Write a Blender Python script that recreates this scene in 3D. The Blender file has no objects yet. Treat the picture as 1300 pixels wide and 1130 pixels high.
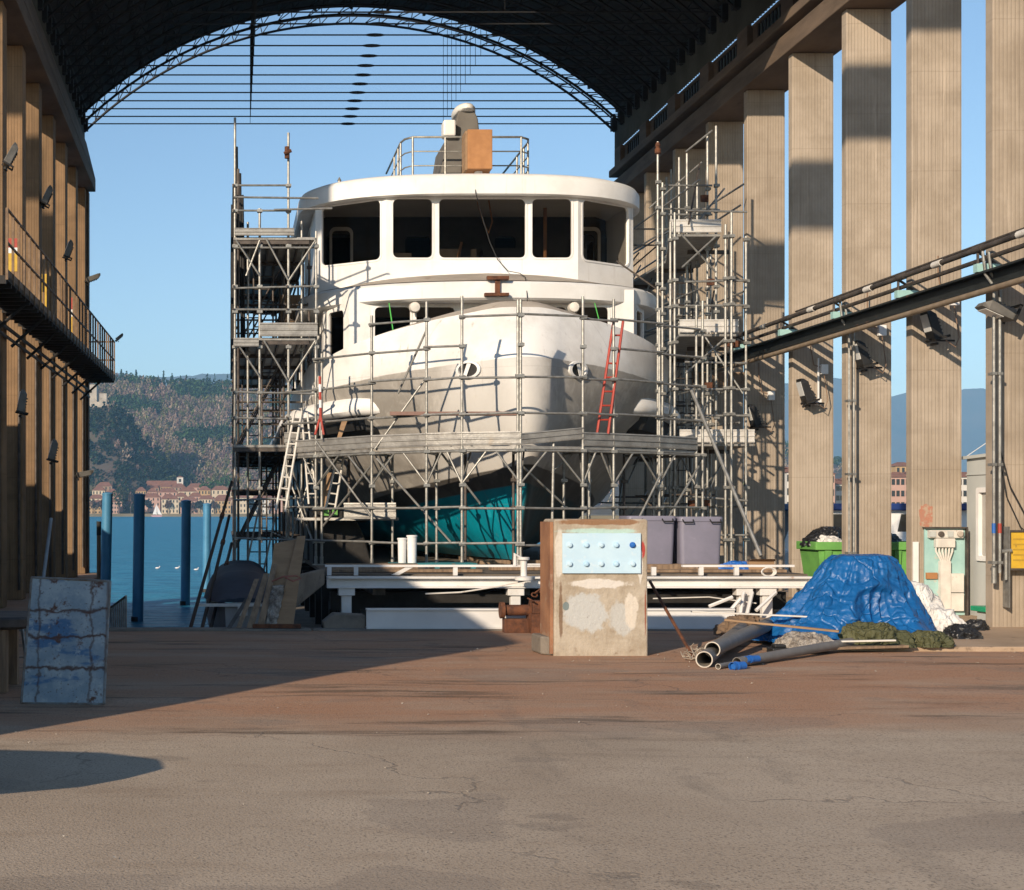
import bpy, math, random
from mathutils import Vector, Matrix, noise
from mathutils.geometry import tessellate_polygon
R = random.Random(11)
sc = bpy.context.scene
COL = sc.collection
F, HC, VX, VY = 1850.0, 1.7, 290.0, 652.0          # focal length in photo pixels, eye height, vanishing point of the hall
V = Vector
def at(px, py, d):                                   # where a feature seen at (px, py) stands when it is d metres down the yard
    return V(((px-VX)*d/F, d, HC+(VY-py)*d/F))
ORG = {}
def base(o): return ORG.get(o.name, V((0, 0, 0)))
def tag(o, label=None, cat=None, group=None, kind=None):
    if label: o['label'] = label
    if cat: o['category'] = cat
    if group: o['group'] = group
    if kind: o['kind'] = kind
    return o
def thing(name, label, cat, loc, group=None):
    o = bpy.data.objects.new(name, None); COL.objects.link(o)
    o.location = V(loc); o.empty_display_size = .2
    ORG[o.name] = V(loc)
    return tag(o, label, cat, group)
class MB:
    def __init__(s): s.v = []; s.f = []
    def add(s, vs, fs):
        n = len(s.v); s.v += [V(a) for a in vs]; s.f += [tuple(i+n for i in f) for f in fs]; return s
    def box(s, x0, x1, y0, y1, z0, z1, m=None):
        vs = [V((x, y, z)) for x in (x0, x1) for y in (y0, y1) for z in (z0, z1)]
        if m is not None: vs = [m @ a for a in vs]
        return s.add(vs, [(0,1,3,2),(4,6,7,5),(0,4,5,1),(2,3,7,6),(0,2,6,4),(1,5,7,3)])
    def tube(s, p, q, r=.024, n=8, r2=None, cap=True):
        p, q = V(p), V(q); d = (q-p)
        if d.length < 1e-6: return s
        d.normalize(); a = d.orthogonal().normalized(); b = d.cross(a); r2 = r if r2 is None else r2
        vs = []
        for c, rr in ((p, r), (q, r2)):
            for i in range(n):
                t = 2*math.pi*i/n; vs.append(c+a*(rr*math.cos(t))+b*(rr*math.sin(t)))
        fs = [(i, (i+1) % n, n+(i+1) % n, n+i) for i in range(n)]
        if cap: fs += [tuple(range(n-1, -1, -1)), tuple(range(n, 2*n))]
        return s.add(vs, fs)
    def hollow(s, p, q, r, t, n=20):                 # open pipe with a wall
        p, q = V(p), V(q); d = (q-p).normalized(); a = d.orthogonal().normalized(); b = d.cross(a); vs = []
        for c, rr in ((p, r), (q, r), (q, r-t), (p, r-t)):
            for i in range(n):
                u = 2*math.pi*i/n; vs.append(c+a*(rr*math.cos(u))+b*(rr*math.sin(u)))
        fs = []
        for k in range(4):
            k2 = (k+1) % 4
            fs += [(k*n+i, k*n+(i+1) % n, k2*n+(i+1) % n, k2*n+i) for i in range(n)]
        return s.add(vs, fs)
    def path(s, pts, r=.01, n=6):
        pts = [V(p) for p in pts]; m = len(pts); vs = []; prev = None
        for i, p in enumerate(pts):
            d = (pts[min(i+1, m-1)]-pts[max(i-1, 0)]).normalized()
            a = d.orthogonal().normalized() if prev is None else (prev-d*prev.dot(d)).normalized()
            prev = a; b = d.cross(a)
            for k in range(n):
                t = 2*math.pi*k/n; vs.append(p+a*(r*math.cos(t))+b*(r*math.sin(t)))
        fs = [(i*n+k, i*n+(k+1) % n, (i+1)*n+(k+1) % n, (i+1)*n+k) for i in range(m-1) for k in range(n)]
        fs += [tuple(range(n-1, -1, -1)), tuple(range((m-1)*n, m*n))]
        return s.add(vs, fs)
    def prism(s, poly, off):                          # 3-D polygon pushed along a vector
        n = len(poly); poly = [V(p) for p in poly]; off = V(off)
        vs = poly+[p+off for p in poly]
        return s.add(vs, [tuple(range(n)), tuple(range(2*n-1, n-1, -1))]+[(i, n+i, n+(i+1) % n, (i+1) % n) for i in range(n)])
    def loft(s, loops, close=True, caps=(True, True)):
        n = len(loops[0]); vs = [V(p) for l in loops for p in l]; fs = []
        for k in range(len(loops)-1):
            for i in range(n if close else n-1):
                j = (i+1) % n; fs.append((k*n+i, k*n+j, (k+1)*n+j, (k+1)*n+i))
        if caps[0]: fs.append(tuple(range(n-1, -1, -1)))
        if caps[1]: fs.append(tuple(range((len(loops)-1)*n, len(loops)*n)))
        return s.add(vs, fs)
    def lathe(s, c, prof, n=20, axis='Z'):
        c = V(c); loops = []
        for r, h in prof:
            l = []
            for i in range(n):
                t = 2*math.pi*i/n; a, b = r*math.cos(t), r*math.sin(t)
                l.append(c+(V((a, b, h)) if axis == 'Z' else V((a, h, b)) if axis == 'Y' else V((h, a, b))))
            loops.append(l)
        return s.loft(loops)
    def build(s, name, mat, parent=None, smooth=0, bevel=0, loc=None, seg=2):
        if parent is not None: o0 = base(parent)
        elif loc is not None: o0 = V(loc)
        else:
            xs = [a.x for a in s.v]; ys = [a.y for a in s.v]; zs = [a.z for a in s.v]
            o0 = V(((min(xs)+max(xs))/2, (min(ys)+max(ys))/2, min(zs)))
        me = bpy.data.meshes.new(name)
        me.from_pydata([a-o0 for a in s.v], [], s.f); me.update()
        import bmesh
        bm = bmesh.new(); bm.from_mesh(me); bmesh.ops.recalc_face_normals(bm, faces=bm.faces); bm.to_mesh(me); bm.free()
        me.materials.append(mat)
        if smooth:
            me.polygons.foreach_set('use_smooth', [True]*len(me.polygons))
            me.set_sharp_from_angle(angle=math.radians(smooth))
        o = bpy.data.objects.new(name, me); COL.objects.link(o)
        if parent is not None: o.parent = parent
        else: o.location = o0
        ORG[o.name] = o0
        if bevel:
            b = o.modifiers.new('bevel', 'BEVEL'); b.width = bevel; b.segments = seg; b.limit_method = 'ANGLE'; b.angle_limit = .7
        return o
def struct(mb, name, mat, **k):
    o = mb.build(name, mat, **k); o['kind'] = 'structure'; return o
def copy_tree(o, parent=None):
    c = o.copy(); COL.objects.link(c)
    if parent is not None: c.parent = parent
    ORG[c.name] = base(o)
    for ch in [x for x in list(bpy.data.objects) if x.parent == o]: copy_tree(ch, c)
    return c
def rr(u0, u1, w0, w1, r, n=5):
    out = []
    for cu, cw, a0 in ((u1-r, w1-r, 0), (u0+r, w1-r, 90), (u0+r, w0+r, 180), (u1-r, w0+r, 270)):
        for i in range(n):
            t = math.radians(a0+90*i/(n-1)); out.append((cu+r*math.cos(t), cw+r*math.sin(t)))
    return out
def panel(mb, fn, outer, holes, th):                  # a wall with real openings: fn(u, w, depth) -> point
    loops = [outer]+holes
    tris = tessellate_polygon([[V((u, w, 0)) for u, w in l] for l in loops])
    flat = [p for l in loops for p in l]; n = len(flat)
    vs = [fn(u, w, 0) for u, w in flat]+[fn(u, w, th) for u, w in flat]
    fs = [tuple(t) for t in tris]+[tuple(n+i for i in reversed(t)) for t in tris]
    k = 0
    for l in loops:
        m = len(l); fs += [(k+i, k+(i+1) % m, n+k+(i+1) % m, n+k+i) for i in range(m)]; k += m
    mb.add(vs, fs)
# ------------------------------------------------------------------ materials
class NT:
    def __init__(s, name):
        s.m = bpy.data.materials.new(name); s.m.use_nodes = True; s.t = s.m.node_tree
        s.b = s.t.nodes['Principled BSDF']; s.out = s.t.nodes['Material Output']
    def n(s, typ, **k):
        x = s.t.nodes.new(typ)
        for a, b in k.items(): setattr(x, a, b)
        return x
    def l(s, a, b): s.t.links.new(a, b)
    def setv(s, sock, v):
        if hasattr(v, 'node'): s.l(v, sock)
        elif isinstance(v, (tuple, list)) and len(v) == 3 and sock.type == 'RGBA': sock.default_value = (*v, 1)
        else: sock.default_value = v
    def coord(s, scale=(1,1,1), rnd=True, loc=(0,0,0)):
        tc = s.n('ShaderNodeTexCoord'); mp = s.n('ShaderNodeMapping'); mp.inputs['Scale'].default_value = scale
        src = tc.outputs['Object']
        if rnd:
            oi = s.n('ShaderNodeObjectInfo'); mu = s.n('ShaderNodeMath', operation='MULTIPLY'); mu.inputs[1].default_value = 57.0
            s.l(oi.outputs['Random'], mu.inputs[0]); va = s.n('ShaderNodeVectorMath', operation='ADD')
            s.l(src, va.inputs[0]); s.l(mu.outputs[0], va.inputs[1]); src = va.outputs[0]
        mp.inputs['Location'].default_value = loc
        s.l(src, mp.inputs['Vector']); return mp.outputs[0]
    def noise(s, vec, scale, detail=6, rough=.6, dist=0):
        x = s.n('ShaderNodeTexNoise'); s.l(vec, x.inputs['Vector'])
        x.inputs['Scale'].default_value = scale; x.inputs['Detail'].default_value = detail
        x.inputs['Roughness'].default_value = rough; x.inputs['Distortion'].default_value = dist
        return x.outputs['Fac']
    def vor(s, vec, scale, feature='F1'):
        x = s.n('ShaderNodeTexVoronoi', feature=feature); s.l(vec, x.inputs['Vector']); x.inputs['Scale'].default_value = scale
        return x
    def ramp(s, fac, a, b, lo=0., hi=1.):
        x = s.n('ShaderNodeMapRange'); x.interpolation_type = 'SMOOTHSTEP'
        s.l(fac, x.inputs[0]); x.inputs[1].default_value = a; x.inputs[2].default_value = b
        x.inputs[3].default_value = lo; x.inputs[4].default_value = hi; return x.outputs[0]
    def mix(s, fac, a, b, mode='MIX'):
        x = s.n('ShaderNodeMix', data_type='RGBA', blend_type=mode); x.clamp_factor = True
        s.setv(x.inputs[0], fac); s.setv(x.inputs[6], a); s.setv(x.inputs[7], b); return x.outputs[2]
    def math(s, op, a, b=0., c=None):
        x = s.n('ShaderNodeMath', operation=op); s.setv(x.inputs[0], a); s.setv(x.inputs[1], b)
        if c is not None: s.setv(x.inputs[2], c)
        return x.outputs[0]
    def sep(s, vec):
        x = s.n('ShaderNodeSeparateXYZ'); s.l(vec, x.inputs[0]); return x.outputs
    def bump(s, h, strength=.3, dist=.02, prev=None):
        x = s.n('ShaderNodeBump'); s.l(h, x.inputs['Height']); x.inputs['Strength'].default_value = strength
        x.inputs['Distance'].default_value = dist
        if prev: s.l(prev, x.inputs['Normal'])
        s.l(x.outputs[0], s.b.inputs['Normal']); return x.outputs[0]
    def fin(s, col, rough=.7, metal=0., spec=.4):
        s.setv(s.b.inputs['Base Color'], col); s.setv(s.b.inputs['Roughness'], rough)
        s.setv(s.b.inputs['Metallic'], metal); s.b.inputs['Specular IOR Level'].default_value = spec
        return s.m
def PM(name, c1, c2=None, s=4, rough=.7, metal=0, bump=0, bs=40, stain=None, ss=2.5, thr=(.55, .68), st=(1,1,1), spec=.4, bd=.02):
    q = NT(name); v = q.coord(st); c2 = c2 or tuple(x*.8 for x in c1)
    col = q.mix(q.ramp(q.noise(v, s), .3, .7), c1, c2)
    if stain: col = q.mix(q.ramp(q.noise(v, ss, 8, .68), *thr), col, stain)
    if bump: q.bump(q.noise(v, bs, 5), bump, bd)
    return q.fin(col, rough, metal, spec)
m_steel_dark = PM('dark_steel', (.03,.028,.026), (.018,.016,.015), 6, .65, .3, .2)
m_truss = PM('truss_paint', (.02,.02,.022), (.012,.012,.013), 5, .7)
m_roofsheet = PM('roof_sheet', (.03,.026,.023), (.016,.014,.013), 1.5, .85)
m_galv = PM('galvanised_tube', (.34,.335,.31), (.20,.195,.18), 9, .45, .5, .15, 60, (.20,.10,.05), 3.2, (.66,.74))
m_galv2 = PM('galvanised_deck', (.36,.35,.325), (.23,.22,.205), 5, .5, .4, .3, 30, (.33,.27,.2), 3, (.6,.75))
m_oldtube = PM('weathered_tube', (.12,.10,.085), (.06,.05,.045), 6, .6, .4, .2)
m_rust = PM('rust', (.17,.065,.03), (.07,.03,.018), 9, .85, .1, .5, 40)
def whitem():
    q = NT('white_gloss_paint'); v = q.coord()
    col = q.mix(q.ramp(q.noise(v, 1.1, 7, .65), .38, .66), (.80,.79,.77), (.70,.685,.66))
    col = q.mix(q.ramp(q.noise(q.coord((5, 5, .28)), 1.5, 7, .7), .56, .76, 0, .5), col, (.50,.455,.40))          # grime streaks
    col = q.mix(q.ramp(q.noise(q.coord((9, 9, .5), True, (3, 1, 2)), 1.2, 6, .75), .66, .76, 0, .6), col, (.42,.25,.14))   # rust weeps
    col = q.mix(q.ramp(q.noise(v, 7, 8, .75), .64, .72, 0, .5), col, (.58,.55,.51))
    q.bump(q.noise(v, 1.6, 4, .5), .22, .05); return q.fin(col, .46, 0, .35)
m_white = whitem()
m_primer = PM('grey_primer', (.36,.33,.29), (.28,.26,.225), 1.6, .7, 0, .05, 10, (.30,.27,.23), 2.2, (.55,.75))
m_beige = PM('beige_primer', (.47,.41,.34), (.36,.31,.26), 1.5, .7, 0, .05, 10, (.30,.23,.17), 2.4, (.58,.72))
m_cream = PM('cream_steel', (.70,.66,.60), (.55,.52,.47), 4, .55, 0, .1, 20, (.25,.14,.08), 3.5, (.63,.72))
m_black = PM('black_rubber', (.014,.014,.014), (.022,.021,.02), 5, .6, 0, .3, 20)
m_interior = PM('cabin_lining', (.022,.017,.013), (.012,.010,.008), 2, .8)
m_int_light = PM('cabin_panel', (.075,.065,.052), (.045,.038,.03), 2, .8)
m_wood = PM('weathered_wood', (.30,.205,.13), (.17,.115,.075), 3, .8, 0, .4, 30, (.10,.07,.05), 3, (.6,.75), (6,6,.6))
m_ply = PM('plywood', (.34,.215,.12), (.25,.155,.085), 2.2, .75, 0, .15, 30, None, 2, (.5,.6), (1,1,5))
m_crate = PM('orange_board', (.42,.205,.085), (.34,.16,.065), 4, .75, 0, .1, 30, (.22,.10,.05), 3, (.62,.75))
m_tub = PM('lilac_plastic', (.205,.195,.255), (.175,.17,.22), 3, .5, 0, .05, 20, (.36,.33,.38), 4, (.6,.75))
m_green = PM('green_skip_paint', (.16,.40,.09), (.12,.31,.075), 3, .55, 0, .1, 20, (.14,.10,.05), 5, (.62,.72))
m_teal = PM('pale_teal_paint', (.36,.56,.53), (.28,.47,.45), 3, .6, 0, .1, 20, (.55,.48,.40), 4, (.58,.7))
m_plate = PM('pale_blue_paint', (.50,.66,.76), (.43,.60,.72), 3, .5, 0, .08, 25, (.70,.74,.74), 3, (.55,.7))
m_boltblue = PM('bolt_blue_paint', (.45,.64,.77), (.38,.57,.72), 9, .5)
m_red = PM('red_paint', (.42,.05,.03), (.30,.04,.025), 8, .55)
m_whitep = PM('white_plastic', (.78,.77,.75), (.70,.69,.67), 4, .5)
m_bluep = PM('blue_plastic', (.02,.13,.45), (.015,.10,.36), 6, .45)
m_yellow = PM('yellow_board', (.60,.38,.03), (.50,.30,.03), 6, .6, 0, .1, 20, (.25,.16,.04), 9, (.6,.68))
m_pvc = PM('grey_pvc', (.19,.175,.16), (.14,.13,.12), 4, .5, 0, .08, 20, (.24,.21,.18), 4, (.58,.75))
m_pvcin = PM('pipe_lining', (.30,.27,.22), (.22,.19,.16), 4, .7)
m_pile = PM('blue_pile_paint', (.075,.25,.42), (.055,.205,.35), 2, .5, .1, .1, 20)
m_cabin = PM('site_cabin_sheet', (.50,.52,.50), (.44,.46,.44), 1.5, .6)
m_lens = PM('lamp_glass', (.72,.72,.70), (.62,.62,.60), 5, .2)
m_blackbag = PM('black_sack', (.02,.02,.021), (.012,.012,.013), 4, .35, 0, .5, 14)
m_cement = PM('rough_concrete', (.22,.19,.155), (.14,.12,.10), 3, .9, 0, .5, 30, (.08,.065,.05), 2.5, (.58,.72))
m_navy = PM('navy_paint', (.015,.04,.17), (.012,.03,.13), 3, .45)
m_paletoe = PM('bright_deck_edge', (.66,.64,.60), (.52,.50,.47), 5, .45, .1, .2, 30, (.35,.30,.25), 3, (.62,.75))
m_cover = PM('blue_boat_cover', (.022,.036,.058), (.015,.025,.04), 3, .7, 0, .3, 9)
m_greenrope = PM('green_line', (.10,.55,.10), (.08,.45,.08), 3, .6)
def glass():
    q = NT('window_glass'); g = q.n('ShaderNodeBsdfGlossy'); g.inputs['Roughness'].default_value = .02; g.inputs['Color'].default_value = (1,1,1,1)
    t = q.n('ShaderNodeBsdfTransparent'); t.inputs['Color'].default_value = (.50,.48,.45,1)
    fr = q.n('ShaderNodeFresnel'); fr.inputs[0].default_value = 1.09; mx = q.n('ShaderNodeMixShader')
    q.l(fr.outputs[0], mx.inputs[0]); q.l(t.outputs[0], mx.inputs[1]); q.l(g.outputs[0], mx.inputs[2]); q.l(mx.outputs[0], q.out.inputs[0]); return q.m
m_glass = glass()
m_darkglass = PM('dark_window_glass', (.02,.022,.025), (.015,.016,.018), 3, .08, 0, 0, 1, None, 1, (.5,.6), (1,1,1), .6)
def pillar_mat(name, c1, c2, dark):
    q = NT(name); v = q.coord(); o = q.coord(rnd=False)
    col = q.mix(q.ramp(q.noise(v, 1.1, 8, .65), .32, .68), c1, c2)
    st = q.noise(q.coord((7, 7, .22)), 1.6, 6, .65)                       # water streaks running down the boards
    col = q.mix(q.ramp(st, .52, .78, 0, .55), col, dark)
    band = q.noise(q.coord((.15, .15, 2.2)), 1.5, 3)                      # pour lines
    col = q.mix(q.ramp(band, .5, .75, 0, .28), col, dark)
    x = q.sep(o)[0]
    w = q.math('SINE', q.math('MULTIPLY', x, 108.0)); gro = q.ramp(w, -1.0, -.55, 1, 0)
    col = q.mix(q.math('MULTIPLY', gro, .26), col, dark)
    zz = q.sep(o)[2]
    jt = q.math('ABSOLUTE', q.math('SUBTRACT', q.math('FRACT', q.math('ADD', q.math('MULTIPLY', zz, .62), q.math('MULTIPLY', q.noise(v, 2, 3), .012))), .5))
    col = q.mix(q.ramp(jt, .002, .008, .28, 0), col, dark)                                     # pour joints
    wa = q.ramp(q.noise(q.coord((3.5, 3.5, .18), True, (2, 8, 1)), 1.3, 7, .72), .58, .74, 0, .6); col = q.mix(wa, col, tuple(min(.7, a*1.45) for a in c1))   # lime runs
    ru = q.ramp(q.noise(q.coord((8, 8, .3), True, (7, 2, 5)), 1.2, 6, .75), .68, .78, 0, .55); col = q.mix(ru, col, (.20,.105,.055))
    oi = q.n('ShaderNodeObjectInfo'); col = q.mix(.5, col, q.mix(oi.outputs['Random'], tuple(a*.82 for a in c1), tuple(min(.7, a*1.12) for a in c1)), 'MIX') if False else q.mix(q.math('MULTIPLY', oi.outputs['Random'], .28), col, dark)
    pat = q.ramp(q.noise(v, .9, 9, .7), .68, .74)
    col = q.mix(q.math('MULTIPLY', pat, .7), col, tuple(min(.62, a*1.6) for a in c1))
    h = q.math('SUBTRACT', q.math('MULTIPLY', q.noise(v, 26, 6), .6), gro)
    q.bump(h, .5, .012)
    return q.fin(col, .88, 0, .25)
m_pillar = pillar_mat('board_marked_concrete', (.45,.375,.295), (.33,.27,.205), (.19,.15,.112))
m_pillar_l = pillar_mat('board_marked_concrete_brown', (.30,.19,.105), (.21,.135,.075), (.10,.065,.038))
m_beam = PM('stained_concrete_beam', (.17,.12,.082), (.105,.075,.053), 1.3, .9, 0, .4, 24, (.09,.065,.045), 1.2, (.52,.7), (1,.5,3))
# ------------------------------------------------------------------ camera, light, sky
cam = bpy.data.cameras.new('camera'); co = bpy.data.objects.new('camera', cam); COL.objects.link(co)
co.location = (0, 0, HC); co.rotation_euler = (math.pi/2, 0, 0)
cam.sensor_width = 36; cam.lens = F/1300*36; cam.shift_x = (650-VX)/1300; cam.shift_y = (VY-565)/1300
cam.clip_start = .1; cam.clip_end = 20000; sc.camera = co
AZ, EL = math.radians(34.5), math.radians(20.3)
sd = V((math.sin(AZ)*math.cos(EL), math.cos(AZ)*math.cos(EL), -math.sin(EL)))
sun = bpy.data.lights.new('sun', 'SUN'); so = bpy.data.objects.new('sun', sun); COL.objects.link(so)
so.rotation_euler = sd.to_track_quat('-Z', 'Y').to_euler(); sun.energy = 5.0; sun.angle = math.radians(.53); sun.color = (1, .83, .635)
w = bpy.data.worlds.new('World'); sc.world = w; w.use_nodes = True
nt = w.node_tree; sky = nt.nodes.new('ShaderNodeTexSky'); sky.sky_type = 'NISHITA'; sky.sun_disc = False
sky.sun_elevation = EL; sky.sun_rotation = AZ+math.pi; sky.air_density = 1.0; sky.dust_density = .1; sky.ozone_density = 2.4
bg = nt.nodes['Background']; bg.inputs[1].default_value = .13
nt.links.new(sky.outputs[0], bg.inputs[0])
sc.view_settings.view_transform = 'Standard'; sc.view_settings.look = 'None'; sc.view_settings.exposure = .22
sc.cycles.max_bounces = 6; sc.cycles.volume_bounces = 0; sc.cycles.transparent_max_bounces = 12
# ------------------------------------------------------------------ ground
def asphalt():
    q = NT('old_asphalt'); v = q.coord(rnd=False); y = q.sep(v)[1]
    big = q.noise(v, .35, 8, .62); mid = q.noise(q.coord((.5, 1.6, 1), False), 1.1, 8, .68); fine = q.noise(v, 55, 3, .7)
    col = q.mix(q.ramp(big, .35, .65), (.37,.285,.205), (.46,.365,.27))
    col = q.mix(q.ramp(mid, .5, .72, 0, .45), col, (.28,.20,.135))
    yy = q.math('ADD', y, q.math('MULTIPLY', q.math('SUBTRACT', q.noise(q.coord((.25, .6, 1), False), 1.0, 6, .6), .5), 3.2))
    rustz = q.math('MULTIPLY', q.ramp(yy, 10.7, 12.6), q.ramp(q.noise(q.coord((.5, 1.5, 1), False), .9, 8, .7), .25, .6, .35, 1))
    col = q.mix(q.math('MULTIPLY', rustz, .8), col, (.39,.185,.095))
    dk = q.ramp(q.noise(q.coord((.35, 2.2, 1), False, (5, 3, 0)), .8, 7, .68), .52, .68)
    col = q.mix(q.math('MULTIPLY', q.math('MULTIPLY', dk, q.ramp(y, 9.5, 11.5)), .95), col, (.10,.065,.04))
    pt = q.noise(q.coord((1, 1.4, 1), False, (9, 1, 0)), .55, 3, .4)       # darker patched strips
    col = q.mix(q.ramp(pt, .60, .615, 0, .3), col, (.22,.175,.14))
    wob = q.n('ShaderNodeVectorMath', operation='ADD'); nz = q.n('ShaderNodeTexNoise'); q.l(v, nz.inputs['Vector']); nz.inputs['Scale'].default_value = 1.7; nz.inputs['Detail'].default_value = 5
    q.l(v, wob.inputs[0]); q.l(nz.outputs['Color'], wob.inputs[1])
    ck = q.vor(wob.outputs[0], .42, 'DISTANCE_TO_EDGE').outputs['Distance']
    gate = q.ramp(q.noise(q.coord((1, 1, 1), False, (3, 7, 0)), .5, 2), .5, .58)
    crack = q.math('MULTIPLY', q.ramp(ck, .002, .008, 1, 0), gate)
    col = q.mix(q.math('MULTIPLY', crack, .42), col, (.08,.065,.052))
    x = q.sep(v)[0]
    for off, wd, sl in ((1.1, .16, .10), (2.7, .16, .10), (4.4, .13, -.16), (5.7, .13, -.16)):             # old tyre tracks
        dd = q.math('ABSOLUTE', q.math('SUBTRACT', q.math('SUBTRACT', x, q.math('MULTIPLY', y, sl)), off))
        tk = q.math('MULTIPLY', q.ramp(dd, wd*.6, wd, 1, 0), q.ramp(q.noise(q.coord((1, .35, 1), False, (off, 0, 0)), 1.6, 6, .7), .48, .7))
        col = q.mix(q.math('MULTIPLY', tk, .34), col, (.15,.12,.095))
    oil = q.ramp(q.noise(q.coord((1, 1.5, 1), False, (21, 4, 0)), .9, 4, .55), .66, .70); col = q.mix(q.math('MULTIPLY', oil, .28), col, (.09,.072,.06))
    pale = q.ramp(q.noise(q.coord((1, 1.8, 1), False, (2, 14, 0)), 2.2, 8, .75), .62, .72); col = q.mix(q.math('MULTIPLY', pale, .35), col, (.52,.45,.37))
    ag = q.vor(v, 75).outputs['Distance']
    col = q.mix(q.ramp(ag, .12, .30, .6, 0), col, (.46,.41,.345))
    col = q.mix(q.ramp(fine, .52, .66, 0, .7), col, (.09,.074,.06))
    h = q.math('ADD', q.math('MULTIPLY', fine, .5), q.math('MULTIPLY', ag, -.6)); h = q.math('SUBTRACT', h, q.math('MULTIPLY', crack, 1.2))
    h2 = q.math('ADD', h, q.math('MULTIPLY', q.noise(v, 4, 6), .9))
    q.bump(h2, .4, .009); return q.fin(col, .92, 0, .25)
m_asph = asphalt()
def slabm():
    q = NT('dusty_quay_concrete'); v = q.coord(rnd=False)
    col = q.mix(q.ramp(q.noise(v, .9, 8, .65), .35, .65), (.44,.32,.22), (.33,.235,.155))
    col = q.mix(q.ramp(q.noise(v, 3.2, 8, .7), .58, .68, 0, .7), col, (.12,.085,.06))
    col = q.mix(q.ramp(q.noise(v, 60, 3, .7), .56, .7, 0, .5), col, (.42,.36,.29))
    q.bump(q.noise(v, 14, 8, .7), .5, .02); return q.fin(col, .92, 0, .2)
m_slab = slabm()
def quad(mb, x0, x1, y0, y1, z): mb.add([(x0,y0,z),(x1,y0,z),(x1,y1,z),(x0,y1,z)], [(0,1,2,3)])
QY = 21.3
g = MB()
nx, ny = 60, 46                                                            # gently uneven yard
xs = [-30+i*70/nx for i in range(nx+1)]; ys = [-16+j*(QY+16)/ny for j in range(ny+1)]
vs = []; fs = []
for j, y in enumerate(ys):
    for i, x in enumerate(xs):
        z = 0 if j == ny else .018*noise.noise(V((x*.35, y*.35, 0)))
        vs.append((x, y, z))
for j in range(ny):
    for i in range(nx): a = j*(nx+1)+i; fs.append((a, a+1, a+nx+2, a+nx+1))
g.add(vs, fs)
quad(g, -400, -30, -400, QY, 0); quad(g, 40, 400, -400, QY, 0); quad(g, -30, 40, -400, -16, 0)
quad(g, 9.45, 400, QY, 43, 0); quad(g, -400, -3.5, QY, 42, 0)
g.add([(-3.5,QY,0),(9.45,QY,0),(9.45,QY,-4),(-3.5,QY,-4)], [(0,1,2,3)])
g.add([(9.45,QY,0),(9.45,43,0),(9.45,43,-4),(9.45,QY,-4)], [(0,1,2,3)])
g.add([(-3.5,QY,0),(-3.5,42,0),(-3.5,42,-4),(-3.5,QY,-4)], [(0,1,2,3)])
g.add([(-400,42,0),(-3.5,42,0),(-3.5,42,-4),(-400,42,-4)], [(0,1,2,3)])
g.add([(9.45,43,0),(400,43,0),(400,43,-4),(9.45,43,-4)], [(0,1,2,3)])
struct(g, 'yard_ground', m_asph, loc=(0,0,0))
g = MB(); g.box(-3.4, 1.2, 21.02, 21.34, -.12, .035); g.box(1.22, 9.4, 21.05, 21.34, -.12, .03)
struct(g, 'quay_edge', m_cement, bevel=.02)
g = MB(); g.box(7.3, 40, 18.0, 42.9, -.05, .055); struct(g, 'quay_slab', m_slab, loc=(0,0,0), bevel=.012)
g = MB(); g.box(.3, 9.44, 21.4, 50, -1.6, -.85); struct(g, 'dock_floor', m_cement)
ch = MB()                                                                  # crumbs of stone and paint on the asphalt
for i in range(230):
    y = 7+R.random()**1.3*13.5; x = -.157*y+R.random()*.71*y; s = R.uniform(.003, .009); z = .010
    if R.random() < .35: x = R.gauss(5.6, 1.6); y = R.gauss(17.2, .9); s *= 1.6
    p = [V((x+R.uniform(-s, s)*1.4, y+R.uniform(-s, s)*1.4, z+R.uniform(-.4, 1)*s)) for _ in range(5)]
    ch.add(p, [(0,1,2),(0,2,3),(0,3,4),(0,4,1),(1,2,3),(1,3,4)])
m_chip = PM('pale_grit', (.55,.50,.43), (.22,.18,.14), 3, .9)
tag(ch.build('grit', m_chip, loc=(0,0,0)), 'scattered pale grit and crumbs on the asphalt yard', 'grit', kind='stuff')
# water
def water():
    q = NT('lake_water'); v = q.coord((1, 2.4, 1), False)
    n1 = q.noise(v, .9, 5, .6, .4); n2 = q.noise(v, .16, 5, .6); n3 = q.noise(v, 3.2, 3, .6)
    h = q.math('ADD', q.math('MULTIPLY', n1, .55), q.math('ADD', q.math('MULTIPLY', n2, .8), q.math('MULTIPLY', n3, .22)))
    q.bump(h, 1.0, 1.5)
    col = q.mix(q.ramp(q.noise(q.coord((.5, 1.6, 1), False), 1.1, 4, .65), .4, .6), (.012,.19,.35), (.045,.31,.49))
    m = q.fin(col, .34, 0, .16); q.b.inputs['IOR'].default_value = 1.33; return m
m_water = water()
g = MB(); quad(g, -1900, 3400, 20, 1262, -1.0); struct(g, 'lake_water', m_water, loc=(0,0,-1.0))
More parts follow.
